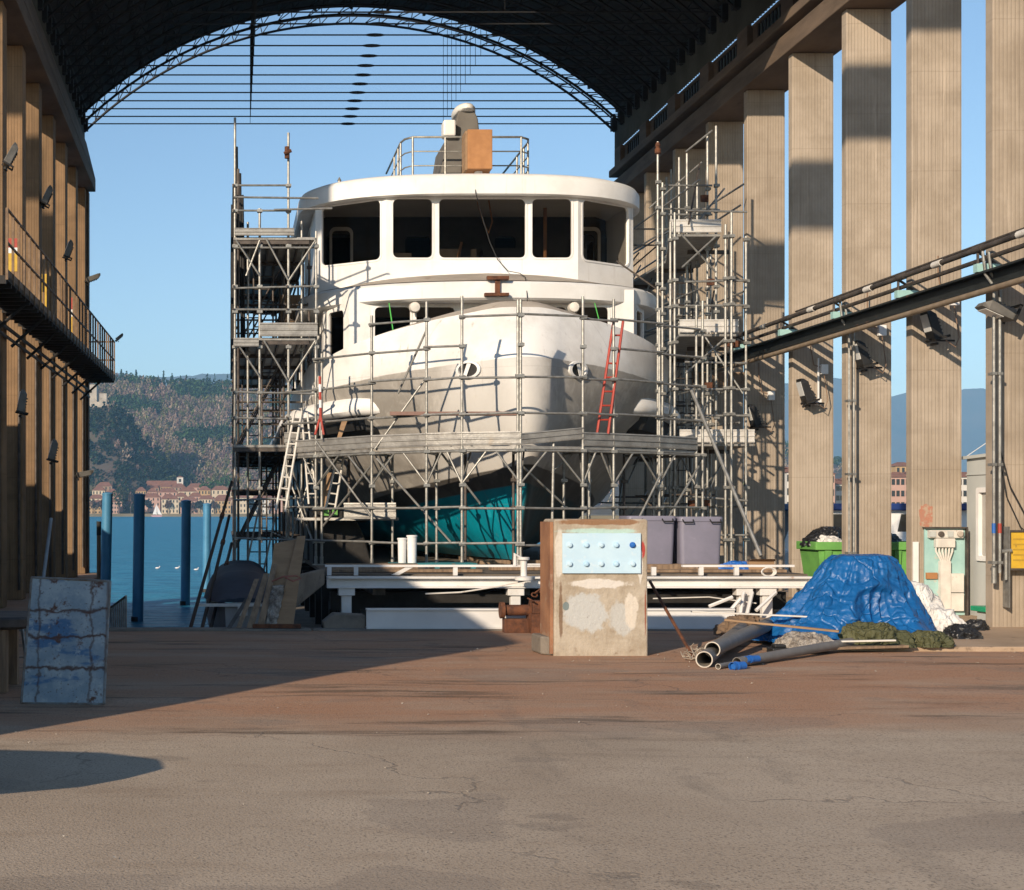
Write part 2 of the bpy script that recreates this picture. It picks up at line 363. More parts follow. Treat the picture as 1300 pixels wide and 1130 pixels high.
# ------------------------------------------------------------------ far shore
m_shore = PM('shore_ground', (.22,.18,.12), (.15,.13,.08), .02, .95)
g = MB(); g.box(-1900, 3400, 1262, 1262.6, -1.2, 1.6); quad(g, -1900, 3400, 1262.6, 1420, 1.6)
struct(g, 'far_shore', m_shore, loc=(0,0,0))
def e_ridge(x):                                                            # ridge height in metres along the hill
    px = 290+x/1.027
    pts = [(-900,150),(-400,165),(0,175),(110,172),(150,181),(200,176),(250,173),(300,171),(420,180),(520,165),(700,150),(900,118),(1000,85),(1080,40),(1150,12),(1300,4)]
    for (a, ea), (b, eb) in zip(pts, pts[1:]):
        if px <= b: t = max(0, (px-a)/(b-a)); return (ea+(eb-ea)*t)*1.027*.93
    return 4
def spur_z(x, y):                                                          # the castle spur
    pts = [(-400,40),(-230,95),(-110,104),(-97,86),(-84,60),(-60,41),(-35,14),(-20,0)]
    zz = 0
    for (a, ea), (b, eb) in zip(pts, pts[1:]):
        if a <= x <= b: zz = ea+(eb-ea)*(x-a)/(b-a)
    f = max(0, min(1, (y-1322)/72)) if y < 1430 else max(0, 1-(y-1430)/160)
    return zz*f*f*(3-2*f)
def hill_z(x, y):
    s = max(0, min(1, (y-1300)/600)); r = e_ridge(x)
    z = r*(.18*s+.82*s**1.25)+14*noise.noise(V((x/160, y/160, 3)))*s*(1.2-s)
    z = max(z, spur_z(x, y))
    return max(1.6, z+1.6)
g = MB(); NX, NY = 150, 50; vs = []; fs = []
for j in range(NY+1):
    for i in range(NX+1):
        x = -1150+i*2200/NX; y = 1300+(j/NY)**1.1*900; z = hill_z(x, min(y, 1900)) if y <= 1900 else hill_z(x, 1900)*(1-.25*(y-1900)/300); vs.append((x, y, z))
for j in range(NY):
    for i in range(NX): a = j*(NX+1)+i; fs.append((a, a+1, a+NX+2, a+NX+1))
g.add(vs, fs)
m_hill = PM('wooded_ground', (.10,.075,.06), (.06,.055,.035), .02, .95, 0, 0, 1, (.09,.085,.04), .012, (.5,.6))
struct(g, 'wooded_hill', m_hill, smooth=80, loc=(0,1300,0))
def tinted(name, rough=.9):
    q = NT(name); a = q.n('ShaderNodeAttribute'); a.attribute_name = 'tint'
    n = q.n('ShaderNodeNewGeometry'); rp = q.ramp(n.outputs['Random Per Island'], 0, 1, .75, 1.2)
    mu = q.n('ShaderNodeVectorMath', operation='SCALE'); q.l(a.outputs['Color'], mu.inputs[0]); q.l(rp, mu.inputs['Scale'])
    q.l(mu.outputs[0], q.b.inputs['Base Color']); q.b.inputs['Roughness'].default_value = rough; q.b.inputs['Specular IOR Level'].default_value = .1
    return q.m
m_leaf = tinted('tree_leaf_and_twig')
def crown(vs, fs, cols, c, rx, rz, n, leaf, tint, shape=0):
    for k in range(n):
        while 1:
            p = V((R.uniform(-1, 1), R.uniform(-1, 1), R.uniform(-1, 1)))
            if .15 < p.length < 1: break
        p = p.normalized()*(p.length**.45)
        zz = p.z
        wd = 1 if shape == 0 else max(.12, .5*(1-zz))
        p = c+V((p.x*rx*wd, p.y*rx*wd, p.z*rz)); s = leaf*R.uniform(.6, 1.3)
        a = V((R.gauss(0, 1), R.gauss(0, 1), R.gauss(0, 1))).normalized(); b = a.orthogonal().normalized()
        if shape == 2: a = V((a.x*.7, a.y*.7, .9))
        i = len(vs); vs += [p-a*s-b*s*.5, p+a*s*.2-b*s*.8, p+a*s+b*s*.4, p-a*s*.1+b*s*.8]; fs.append((i, i+1, i+2, i+3)); cols.append(tint)
def leaf_mesh(name, vs, fs, cols, parent=None, loc=(0,0,0)):
    o0 = base(parent) if parent else V(loc)
    me = bpy.data.meshes.new(name); me.from_pydata([v-o0 for v in vs], [], fs); me.update(); me.materials.append(m_leaf)
    at_ = me.color_attributes.new('tint', 'FLOAT_COLOR', 'CORNER'); buf = []
    for c in cols: buf += [c[0], c[1], c[2], 1]*4
    at_.data.foreach_set('color', buf)
    o = bpy.data.objects.new(name, me); COL.objects.link(o)
    if parent: o.parent = parent
    else: o.location = o0
    return o
bare = ([], [], []); ever = ([], [], [])
def jit(c, a=.15): k = R.uniform(1-a, 1+a); return tuple(x*k*R.uniform(.94, 1.06) for x in c)
for i in range(9000):
    x = R.uniform(-330, 180) if i < 6000 else R.uniform(180, 830); s = R.random(); y = 1306+s**.8*600
    if i >= 6000 and R.random() < .6: continue
    z = hill_z(x, y); nv = noise.noise(V((x/70, y/70, 8))); spur = spur_z(x, y) > .75*(z-1.6) and x > -260 and y < 1500
    if -215 < x < -98 and 1378 < y < 1440: continue
    ev = nv > .26 or (spur and (noise.noise(V((x/22, y/22, 1))) > -.22)) or (s > .93 and R.random() < .5)
    if ev:
        if R.random() < .25: crown(*ever, V((x, y, z+8)), R.uniform(3, 4.5), R.uniform(8, 12), 36, 1.3, jit((.028,.055,.028)), 1)
        else: crown(*ever, V((x, y, z+5)), R.uniform(4.5, 7), R.uniform(4.5, 7), 42, 1.5, jit(((.018,.034,.018) if spur else (.045,.085,.03)) if R.random() < .8 else (.06,.075,.03), .3))
    else:
        k = R.random(); c = (.27,.185,.15) if k < .45 else (.32,.25,.17) if k < .72 else (.16,.165,.065)
        crown(*bare, V((x, y, z+5)), R.uniform(4.5, 7.5), R.uniform(4, 6.5), 40, 1.15, jit(c, .34), 2)
for i in range(1100):                                                      # the dark wood that clothes the spur
    x = R.uniform(-235, -22); y = R.uniform(1318, 1450); z = hill_z(x, y)
    if spur_z(x, y) < 2 or (x < -98 and y > 1386): continue
    if R.random() < .72: crown(*ever, V((x, y, z+3)), R.uniform(3.5, 6.5), R.uniform(4, 7.5), 36, 1.4, jit((.018,.034,.02), .35), 1 if R.random() < .2 else 0)
    else: crown(*bare, V((x, y, z+3)), R.uniform(3.5, 6), R.uniform(3.5, 6), 34, 1.1, jit((.16,.11,.085), .3), 2)
tag(leaf_mesh('bare_wood', *bare, loc=(0,1300,0)), 'bare brown winter wood covering the hill across the lake', 'wood', kind='stuff')
tag(leaf_mesh('evergreen_wood', *ever, loc=(0,1300,0)), 'dark evergreen patches on the hill and castle spur', 'wood', kind='stuff')
# castle ruin
m_stone = PM('pale_stone', (.50,.44,.36), (.36,.31,.25), .15, .9, 0, 0, 1, (.22,.2,.15), .2, (.55,.7))
ct_ = 0
ct = thing('castle_ruin', 'pale stone castle ruin on the dark spur under the balcony end', 'castle', (-165, 1408, 100))
mb = MB(); mb.box(-186, -141, 1404, 1420, 96, 126)
mb.prism([(-190,1403,96),(-132,1403,96),(-133,1403,111),(-140,1403,109),(-144,1403,113),(-190,1403,114)], (0,1,0)); mb.build('wall', m_stone, ct)
mb = MB(); mb.box(-138, -131, 1399, 1407, 92, 117); mb.build('tower', m_stone, ct)
mb = MB(); mb.prism([(-131,1400,92),(-118,1400,92),(-121,1400,97),(-126,1400,103),(-131,1400,108)], (0,3,0)); mb.build('broken_wall', m_stone, ct)
for k in range(3):
    mb = MB(); mb.box(-180+k*13, -177.5+k*13, 1402.4, 1402.8, 117-14*(k % 2), 120.5-14*(k % 2)); mb.build('window', m_darkglass, ct)
ct.location.x += 14
# far blue mountains
g = MB(); vs = []; fs = []
prof = [(-700,430),(-200,470),(0,462),(100,468),(200,478),(280,474),(330,470),(420,480),(600,500),(780,505),(900,492),(1000,486),(1040,478),(1070,480),(1100,488),(1135,503),(1150,497),(1165,497),(1200,500),(1230,492),(1250,493),(1275,503),(1330,496),(1500,480),(1900,500),(2400,540)]
D0 = 7000
def pz(px):
    for (a, ea), (b, eb) in zip(prof, prof[1:]):
        if px <= b: t = (px-a)/(b-a); t = t*t*(3-2*t); return ea+(eb-ea)*t
    return 540
N = 240; K = 14
for j in range(K+1):
    for i in range(N+1):
        px = -700+i*2800/N; t = j/K; d = D0-900*(1-t); hgt = (VY-pz(px))*D0/F
        z = hgt*t**1.15+(1-t)*t*180*noise.noise(V((px/70, t*3, 0)))*(1 if j < K else 0)+(11*noise.noise(V((px/14, t*6, 2))) if j == K else 20*noise.noise(V((px/25, t*6, 2)))*t)
        vs.append(V(((px-290)*D0/F, d, z-1)))
for j in range(K):
    for i in range(N): a = j*(N+1)+i; fs.append((a, a+1, a+N+2, a+N+1))
i0 = len(vs)
for i in range(N+1): p = vs[K*(N+1)+i]; vs.append(V((p.x, p.y+300, -1)))
for i in range(N): a = K*(N+1)+i; fs.append((a, a+1, i0+i+1, i0+i))
g.add(vs, fs); struct(g, 'mountains', PM('mountain_forest', (.06,.065,.05), (.09,.08,.065), .008, .95), smooth=80, loc=(0,2500,0))
m_valley = PM('far_land_ground', (.14,.12,.08), (.10,.10,.06), .005, .95)
g = MB(); quad(g, -7400, 7400, 1420, 7500, 1.2); quad(g, 1300, 3400, 1262, 1420, 1.55); struct(g, 'far_land', m_valley, loc=(0,2000,0))
g = MB(); g.loft([[(60,330,-2),(60,700,-2),(1200,900,-2),(1200,330,-2)],[(62,332,1.2),(62,700,1.2),(1200,900,1.2),(1200,332,1.2)]])
struct(g, 'far_promontory', m_shore, loc=(0,330,0))
# ------------------------------------------------------------------ lakeshore town
m_tile = PM('terracotta_tiles', (.27,.125,.075), (.19,.09,.06), .3, .9)
walls = {'cream': PM('cream_render', (.60,.50,.36), (.54,.44,.31), .2, .9), 'pink': PM('pink_render', (.52,.33,.26), (.46,.29,.23), .2, .9),
         'white': PM('white_render', (.66,.62,.55), (.58,.54,.48), .2, .9), 'ochre': PM('ochre_render', (.48,.32,.16), (.42,.28,.14), .2, .9),
         'brown': PM('brown_render', (.34,.23,.16), (.28,.19,.13), .2, .9)}
def house(x, y, z, w_, d_, h, colour, label, group, rows=2, cols=4, ridge=.32):
    t = thing('town_house', label, 'house', (x, y, z), group)
    mb = MB(); mb.box(x-w_/2, x+w_/2, y, y+d_, z-4, z+h); mb.build('wall', walls[colour], t)
    rh = d_*ridge; o = .5; mb = MB()
    mb.add([(x-w_/2-o,y-o,z+h+.05),(x+w_/2+o,y-o,z+h+.05),(x+w_/2+o,y+d_+o,z+h+.05),(x-w_/2-o,y+d_+o,z+h+.05),(x-w_/2+d_*.3,y+d_/2,z+h+rh),(x+w_/2-d_*.3,y+d_/2,z+h+rh)],
           [(0,1,5,4),(1,2,5),(2,3,4,5),(3,0,4),(3,2,1,0)]); mb.build('roof', m_tile, t)
    me = None
    for r in range(rows):
        for c in range(cols):
            wx = x-w_/2+(c+.5)*w_/cols; wz = z+h*(r+.35)/rows
            if me is None:
                mb = MB(); mb.box(wx-.55, wx+.55, y-.12, y+.1, wz, wz+h/rows*.5); o1 = mb.build('window', m_darkglass, t); me = o1; w0 = V((wx, y, wz))
            else:
                c_ = me.copy(); COL.objects.link(c_); c_.parent = t; c_.location = V((wx, y, wz))-w0
    return t
X = lambda px, d: (px-290)*d/F
Zp = lambda py, d: HC+(VY-py)*d/F
rowdef = [  # px centre, depth, width px, base py, top py, colour
 (122,1266,20,653,640,'ochre'),(143,1266,16,653,637,'pink'),(216,1266,22,653,634,'cream'),(240,1266,22,653,636,'pink'),(262,1266,20,653,634,'cream'),(283,1266,20,653,636,'ochre'),
 (306,1266,22,653,632,'cream'),(330,1266,22,653,634,'white'),(355,1266,22,653,633,'pink')]
for k, (px, d, wp, b, t_, c) in enumerate(rowdef):
    house(X(px,d), d, Zp(b,d), wp*d/F, 11, (b-t_)*d/F, c, '%s house with tiled roof in the front row of the lakeshore town' % c, 'front row houses of the town', 3, 5)
R2 = random.Random(5); cs = ['pink','brown','cream','ochre','pink']
for row, (d, b, t_) in enumerate(((1288,644,632),(1310,637,624),(1330,630,619))):
    px = 112+row*5
    while px < 380:
        wp = R2.uniform(13, 24)
        if not (148 < px+wp/2 < 172) and not (row == 2 and px > 250):
            c = R2.choice(cs); tt = t_+R2.uniform(-2, 2)
            house(X(px+wp/2,d), d, Zp(b,d), wp*d/F, 12, (b-tt)*d/F, c, '%s house with tiled roof in the %s row up the slope of the town' % (c, ('second','third','fourth')[row]), 'houses behind the town front', 2, 4)
        px += wp+R2.uniform(0, 2)
t = thing('church', 'white bell tower with tiled nave rising above the lakeshore town roofs', 'church', (X(228,1340), 1340, 14))
d = 1340; mb = MB(); mb.box(X(224.5,d), X(232.5,d), d, d+5.5, 10, Zp(606,d)); mb.build('tower', walls['white'], t)
mb = MB(); mb.add([(X(224,d),d-.5,Zp(606,d)+.05),(X(233,d),d-.5,Zp(606,d)+.05),(X(233,d),d+6,Zp(606,d)+.05),(X(224,d),d+6,Zp(606,d)+.05),(X(228.5,d),d+2.8,Zp(604,d))],[(0,1,4),(1,2,4),(2,3,4),(3,0,4),(3,2,1,0)]); mb.build('tower_roof', m_tile, t)
mb = MB(); mb.box(X(227,d), X(230,d), d-.2, d+.2, Zp(612,d), Zp(608,d)); mb.build('belfry_opening', m_darkglass, t)
mb = MB(); mb.box(X(185,d), X(224,d), d+1, d+14, 10, Zp(617,d)); mb.build('nave_wall', walls['cream'], t)
mb = MB(); z0 = Zp(617,d)+.05; mb.add([(X(184,d),d,z0),(X(224.3,d),d,z0),(X(224.3,d),d+15,z0),(X(184,d),d+15,z0),(X(186,d),d+7,z0+5),(X(224,d),d+7,z0+5)],[(0,1,5,4),(1,2,5),(2,3,4,5),(3,0,4),(3,2,1,0)]); mb.build('nave_roof', m_tile, t)
m_trunk = PM('tree_bark', (.09,.07,.05), (.06,.045,.035), 2, .9)
shore = [(118,640,7,'bare'),(128,640,6,'bare'),(150,634,9,'ever'),(158,626,10,'ever'),(166,632,9,'bare'),(178,640,6,'bare'),(188,640,6,'dark'),(213,640,7,'bare'),(232,641,6,'dark'),(243,642,6,'bare'),(254,641,6,'dark'),(272,641,6,'bare'),(272,616,11,'green'),(286,612,11,'green'),(262,618,8,'green'),(180,617,7,'dark'),(318,640,7,'dark'),(345,640,7,'bare')]
kinds = {'bare':((.15,.10,.075),'bare brown tree'),'ever':((.06,.075,.03),'tall olive green tree'),'dark':((.025,.035,.035),'dark round evergreen'),'green':((.05,.10,.03),'bushy green tree')}
for k, (px, py, rp, kd) in enumerate(shore):
    d = 1264 if py > 630 else 1322; x, z = X(px,d), Zp(py,d); r = rp*d/F; gz = 1.6 if py > 630 else Zp(628,d)
    tr = thing('shore_tree', '%s %s' % (kinds[kd][1], 'on the waterfront promenade before the town houses' if py > 630 else 'rising behind the roofs of the town'), 'tree', (x, d, gz), 'trees of the lakeshore town')
    mb = MB(); mb.tube((x,d,gz-.5), (x+.3,d,z), .45, 6, .2); mb.build('trunk', m_trunk, tr)
    vv, ff, cc = [], [], []; rz = r*(1.25 if kd == 'ever' else .95)
    for q_ in range(5): crown(vv, ff, cc, V((x+R.uniform(-.5,.5)*r, d+R.uniform(-.5,.5)*r, z+R.uniform(-.4,.5)*rz)), r*.62, rz*.6, 34, 1.0, jit(kinds[kd][0], .25), 2 if kd == 'bare' else 0)
    leaf_mesh('crown', vv, ff, cc, tr)
for k, (px, py0, py1) in enumerate(((201,560,592),(213,556,592),(128,530,560))):      # slim poplars on the slope
    d = 1420; x = X(px,d); tr = thing('poplar', ('slim yellow green poplar left of its twin on the hillside above the town','slim yellow green poplar right of its twin on the hillside above the town','slim poplar at the foot of the castle spur')[k], 'tree', (x, d, hill_z(x,d)), 'poplars on the hillside')
    mb = MB(); mb.tube((x,d,hill_z(x,d)-1), (x,d,Zp(py0,d)), .4, 6, .1); mb.build('trunk', m_trunk, tr)
    vv, ff, cc = [], [], []; crown(vv, ff, cc, V((x,d,(Zp(py0,d)+Zp(py1,d))/2)), 3.2, (Zp(py0,d)-Zp(py1,d))/2, 150, 1.0, (.13,.13,.05)); leaf_mesh('crown', vv, ff, cc, tr)
# white sailing boat off the promenade
d = 1180; x = X(199,d); t = thing('sailing_boat', 'small sailing boat with white sails and pinkish hull before the town', 'boat', (x, d, -1))
mb = MB(); mb.loft([[(x-6,d-1,-1.1),(x+6,d-1,-1.1),(x+6,d+1,-1.1),(x-6,d+1,-1.1)],[(x-8,d-1.6,1.2),(x+7.5,d-1.6,1.2),(x+7.5,d+1.6,1.2),(x-8,d+1.6,1.2)]]); mb.build('hull', PM('pink_hull_paint', (.62,.36,.38), (.5,.3,.3), 1), t)
mb = MB(); mb.tube((x,d,1), (x,d,16), .15); mb.tube((x,d,2.2),(x-5,d,2.2),.12); mb.build('mast', m_whitep, t)
mb = MB(); mb.prism([(x-.3,d,2.5),(x-5.4,d,2.6),(x-.3,d,15.5)], (0,.08,0)); mb.build('mainsail', m_whitep, t)
mb = MB(); mb.prism([(x+.3,d,14),(x+6.8,d,1.6),(x+1.0,d,2.6)], (0,.08,0)); mb.build('jib_sail', m_whitep, t); t.scale = (.62, .62, .62)
for k, (px, d, lab) in enumerate(((200,71,'leftmost'),(225,71,'middle'),(249,69,'rightmost'))):
    x = X(px,d); t = thing('gull', '%s of three white gulls floating on the lake' % lab, 'bird', (x, d, -1), 'gulls on the water')
    mb = MB(); mb.loft([[V((x+a, d+r*math.cos(u), -.93+r*.8*math.sin(u))) for u in [i*math.pi/4 for i in range(8)]] for a, r in ((-.2,.01),(-.1,.07),(.02,.095),(.1,.07),(.14,.035),(.16,.03))])
    mb.lathe((x+.17,d,-.80), [(.002,-.04),(.035,-.02),(.038,.01),(.02,.035),(.002,.042)], 8); mb.tube((x+.13,d,-.9),(x+.16,d,-.8),.03,6); mb.tube((x+.2,d,-.8),(x+.25,d,-.81),.012,5,.003); mb.v = [V((x,d,-.98))+(a-V((x,d,-.98)))*.6 for a in mb.v]; mb.build('body', m_whitep, t, smooth=60)
# ------------------------------------------------------------------ right-hand town and harbour
blocks = [(1006,470,14,652,600,'white'),(1040,470,40,652,602,'pink'),(1069,480,16,652,615,'white'),(1096,480,40,652,610,'cream'),(1146,500,30,650,606,'pink'),(1180,500,34,650,600,'cream'),(1240,500,60,650,606,'white'),(1150,640,26,628,592,'ochre')]
for px, d, wp, b, t_, c in blocks:
    house(X(px,d), d, Zp(b,d), wp*d/F, 10, (b-t_)*d/F, c, '%s town house seen %s' % (c, {1006:'as a sliver left of the fourth free pillar',1040:'behind the pillar with the hanging conduit',1069:'in the gap beside the green skip, behind the launch',1096:'behind the pillar over the blue tarpaulin',1146:'above the launch roof, with many windows',1180:'behind the pillar with the meter cabinet',1240:'behind the grey site cabin',1150:'higher on the slope, above the pink house'}[px]), 'houses of the harbour town', 3, max(3, int(wp/6)), .2)
g = MB(); g.loft([[V((X(1000,700),600,0)),V((X(1320,700),600,0)),V((X(1330,700),1100,0)),V((X(980,700),1100,0))],[V((X(1030,700),700,12)),V((X(1300,700),700,12)),V((X(1310,700),1000,16)),V((X(1020,700),1000,16))]])
struct(g, 'town_slope', m_hill)
t = thing('moored_launch', 'white passenger launch with navy roof moored beyond the right hand pillars', 'boat', (21, 47, -1))
mb = MB(); lp = []
for z, o in ((-1.1, .25), (-.2, .05), (.45, 0), (.55, .05)):
    lp.append([(16.2+o*3,47.3,z),(18.2,46+o,z),(25,46+o,z),(25,48.6-o,z),(18.2,48.6-o,z)])
mb.loft(lp); mb.build('hull', m_white, t)
mb = MB(); ww = [[(1.5+k*1.1, .62), (2.35+k*1.1, .62), (2.25+k*1.1, 1.18), (1.62+k*1.1, 1.18)] for k in range(5)]
panel(mb, lambda u, w_, dd: V((17.6+u, 46.4+dd, .5+w_)), [(0,0),(7,0),(7,1.3),(.5,1.3)], ww, .06)
mb.box(24.5, 24.6, 46.4, 48.2, .5, 1.8); mb.box(18.2, 24.5, 48.2, 48.26, .5, 1.8); mb.build('cabin', m_white, t)
mb = MB(); mb.box(17.9, 24.8, 46.15, 48.5, 1.8, 2.02); mb.build('roof', m_navy, t, bevel=.04)
for k in range(5):
    mb = MB(); mb.prism([(17.6+1.5+k*1.1, 46.43, 1.12),(17.6+2.35+k*1.1, 46.43, 1.12),(17.6+2.25+k*1.1, 46.43, 1.68),(17.6+1.62+k*1.1, 46.43, 1.68)], (0,.01,0)); mb.build('window', m_darkglass, t)
t = thing('motorboat', 'small white motorboat with short cabin, a sliver left of the green skip', 'boat', (20.2, 52, -1))
mb = MB(); mb.loft([[(18.4,52.8,z),(19.2,52,z),(22.4,52,z),(22.4,53.6,z),(19.2,53.6,z)] for z in (-1.1, .3)]+[[(18.2,52.8,.5),(19.1,51.9,.5),(22.5,51.9,.5),(22.5,53.7,.5),(19.1,53.7,.5)]]); mb.build('hull', m_whitep, t)
mb = MB(); mb.loft([[(19.6,52.2,.5),(21.6,52.2,.5),(21.6,53.4,.5),(19.6,53.4,.5)],[(20,52.3,1.5),(21.5,52.3,1.5),(21.5,53.3,1.5),(20,53.3,1.5)]]); mb.build('cabin', m_whitep, t)
# the air
mb = MB(); mb.box(-7800, 7800, -450, 7700, -6, 700)
q = NT('haze_air'); q.t.nodes.remove(q.b); pv = q.n('ShaderNodeVolumePrincipled'); pv.inputs['Color'].default_value = (.30, .62, 1, 1); pv.inputs['Anisotropy'].default_value = -.2; pv.inputs['Density'].default_value = .000115
q.l(pv.outputs[0], q.out.inputs['Volume'])
tag(mb.build('haze', q.m, loc=(0,0,-6)), 'pale blue air fading the far hills', 'haze', kind='stuff')
# ------------------------------------------------------------------ the boatyard hall
hall = thing('boatyard_hall', 'tall open boatyard hall of concrete pillars under a dark arched roof', 'hall', (3.5, 31, 0))
PY = [21.1+2.5*k for k in range(9)]
p0 = None
for k, y in enumerate(PY):
    mb = MB(); y0 = 0
    if p0 is None:
        mb.box(11.07, 11.88, y, y+.22, 0, 10.745); p0 = mb.build('pillar', m_pillar, hall, bevel=.02)
    else:
        c = p0.copy(); COL.objects.link(c); c.parent = hall; c.location = (0, y-PY[0], 0)
c = p0.copy(); COL.objects.link(c); c.parent = hall; c.location = (0, -2.5, 0)
p1 = None
for y in PY[2:]:
    if p1 is None:
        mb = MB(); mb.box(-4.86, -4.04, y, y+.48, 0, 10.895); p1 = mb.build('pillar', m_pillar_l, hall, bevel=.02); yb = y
    else:
        c = p1.copy(); COL.objects.link(c); c.parent = hall; c.location = (0, y-yb, 0)
mb = MB(); mb.box(-4.7, -3.98, 41.42, 41.8, 0, 10.89); mb.build('end_post', m_beam, hall, bevel=.02)
YB = 41.7
mb = MB(); mb.box(10.95, 11.98, 18.4, YB, 10.75, 11.15); mb.build('crane_beam', m_beam, hall, bevel=.02)
mb = MB(); mb.box(11.35, 11.9, 18.4, YB, 11.152, 11.3); mb.box(10.88, 11.95, 18.4, YB, 11.302, 11.5); mb.box(11.1, 11.5, 18.4, 20.88, 11.502, 12.05); mb.build('cornice', m_beam, hall, bevel=.02)
mb = MB(); mb.box(-4.95, -3.8, 25.6, YB, 10.9, 11.25); mb.build('crane_beam', m_beam, hall, bevel=.02)
mb = MB(); mb.box(-4.9, -4.3, 25.6, YB, 11.252, 11.5); mb.box(-4.95, -4.05, 25.6, YB, 11.502, 11.75)
mb.prism([(-3.8,25.6,11.253),(-3.8,YB,11.253),(-4.06,YB,12.3),(-4.06,25.6,12.3)], (-.08,0,0)); mb.build('cornice', m_beam, hall)
# glazed strip on the right, one window per bay
mb = MB()
for y in PY: mb.box(11.0, 11.5, y-.2, y+.42, 11.502, 12.05)
mb.box(11.1, 11.5, 20.9, YB, 11.502, 11.58); mb.box(11.1, 11.5, 20.9, YB, 11.99, 12.05)
for k in range(8):
    a = PY[k]+.42; b = PY[k+1]-.2
    mb.box(11.12, 11.5, a, a+.26, 11.58, 11.99); mb.box(11.12, 11.5, b-.26, b, 11.58, 11.99)
mb.build('window_wall', m_beam, hall)
q = NT('wired_glass'); v = q.coord(); m_wired = q.fin(q.mix(q.ramp(q.noise(v, 3), .3, .7), (.42,.52,.52), (.30,.38,.38)), .25)
q.b.inputs['Transmission Weight'].default_value = .75; q.b.inputs['Roughness'].default_value = .5; q.b.inputs['IOR'].default_value = 1.1
for k in range(8):
    a = PY[k]+.68; b = PY[k+1]-.46
    mb = MB(); mb.box(11.14, 11.22, a, a+.04, 11.58, 11.99); mb.box(11.14, 11.22, b-.04, b, 11.58, 11.99)
    n = 7
    for i in range(1, n): y = a+(b-a)*i/n; mb.box(11.14, 11.20, y-.035, y+.035, 11.58, 11.99)
    fr = mb.build('window', m_steel_dark, hall)
    mb = MB(); mb.box(11.17, 11.18, a+.04, b-.04, 11.58, 11.99); mb.build('pane', m_wired, fr)
def corr(x, y0, y1, z0, z1, amp=.035, per=.15):
    mb = MB(); n = int((y1-y0)/per*4); vs = []; fs = []
    for i in range(n+1):
        y = y0+(y1-y0)*i/n; dx = amp*math.sin(2*math.pi*(y-y0)/per); vs += [(x+dx, y, z0), (x+dx, y, z1)]
    for i in range(n): fs.append((2*i, 2*i+2, 2*i+3, 2*i+1))
    mb.add(vs, fs); return mb
m_clad = PM('grey_green_cladding', (.10,.105,.09), (.07,.072,.062), 1.2, .7, .1, 0, 1, (.09,.06,.035), 1.6, (.6,.75))
corr(11.06, 18.4, YB, 12.051, 12.95).build('cladding', m_clad, hall, smooth=60)
corr(-4.14, 25.6, YB, 12.0, 12.95).build('cladding', m_clad, hall, smooth=60)
# arched roof: shell, purlins, lattice ribs, tie rods
AC, ZC = 3.45, 4.85
def arc(r, y, half=7.62, n=48):
    t0 = math.asin(half/r) if half < r else math.pi/2
    return [V((AC+r*math.sin(-t0+2*t0*i/n), y, ZC+r*math.cos(-t0+2*t0*i/n))) for i in range(n+1)]
mb = MB(); a0, a1, b0, b1 = arc(11.09, 28, 7.72), arc(11.09, 40.9, 7.72), arc(11.17, 28, 7.78), arc(11.17, 40.9, 7.78)
n = 49; vs = a0+a1+b1+b0; fs = []
for k in range(4):
    k2 = (k+1) % 4
    for i in range(48): fs.append((k*n+i, k*n+i+1, k2*n+i+1, k2*n+i))
fs += [(0, n, 2*n, 3*n), (48, 3*n+48, 2*n+48, n+48)]; mb.add(vs, fs); mb.build('roof_shell', m_roofsheet, hall, smooth=30)
mb = MB()
for i in range(17):
    t = -.74+1.48*i/16; r = 11.05; x, z = AC+r*math.sin(t), ZC+r*math.cos(t); mb.box(x-.04, x+.04, 28, 40.9, z-.05, z+.045)
mb.build('purlins', m_roofsheet, hall)
ribs = [41.5-.77*i for i in range(18)]
def rib_mesh(y):
    mb = MB(); n = 40; t0 = math.asin(7.55/10.8)
    P = lambda r, t: V((AC+r*math.sin(t), y, ZC+r*math.cos(t)))
    lo = [P(10.80, -t0+2*t0*i/n) for i in range(n+1)]; hi = [P(11.02, -t0+2*t0*i/n) for i in range(n+1)]
    mb.path(lo, .036, 5); mb.path(hi, .024, 5)
    for i in range(n): mb.tube(lo[i], hi[i+1] if i % 2 else hi[i], .014, 5); mb.tube(lo[i], P(11.02, -t0+2*t0*(i+.55)/n), .014, 5)
    for x in (-4.12, 11.02): mb.box(x-.12, x+.12, y-.1, y+.1, 12.6, 12.95)
    return mb
r0 = rib_mesh(ribs[0]).build('arch_truss', m_truss, hall)
mb = MB(); y = ribs[0]; mb.tube((-4.15, y, 12.8), (11.05, y, 12.8), .017, 6)
for x in (.62, 6.12): mb.tube((x, y, 12.8), (x, y, ZC+math.sqrt(10.8**2-(x-AC)**2)), .007, 5)
t0 = mb.build('tie_rod', m_truss, hall)
mb = MB(); mb.lathe((3.4, y, 12.8), [(.018,-.22),(.036,-.12),(.042,0),(.036,.12),(.018,.22)], 8, 'X'); mb.build('turnbuckle', m_truss, t0)
for i in range(1, len(ribs)):
    c = r0.copy(); COL.objects.link(c); c.parent = hall; c.location = (0, ribs[i]-ribs[0], 0)
    if ribs[i] > 32:
        c = copy_tree(t0, hall); c.location = (0, ribs[i]-ribs[0], 0)
mb = MB(); outer = arc(11.2, 27.9, 7.7)
low = [V((p.x, 27.9, max(12.0, p.z-.9) if p.x < 4 else 12.3 if p.x < 8.2 else 11.62)) for p in outer]
vs = outer+low; fs = [(i, i+1, 50+i, 49+i) for i in range(48)]; mb.add(vs, fs)
mb.add([p+V((0,.06,0)) for p in vs], fs); mb.build('shade_gable', m_roofsheet, hall)  # unseen gable, lower edge shaped to shade the right beam and pillars
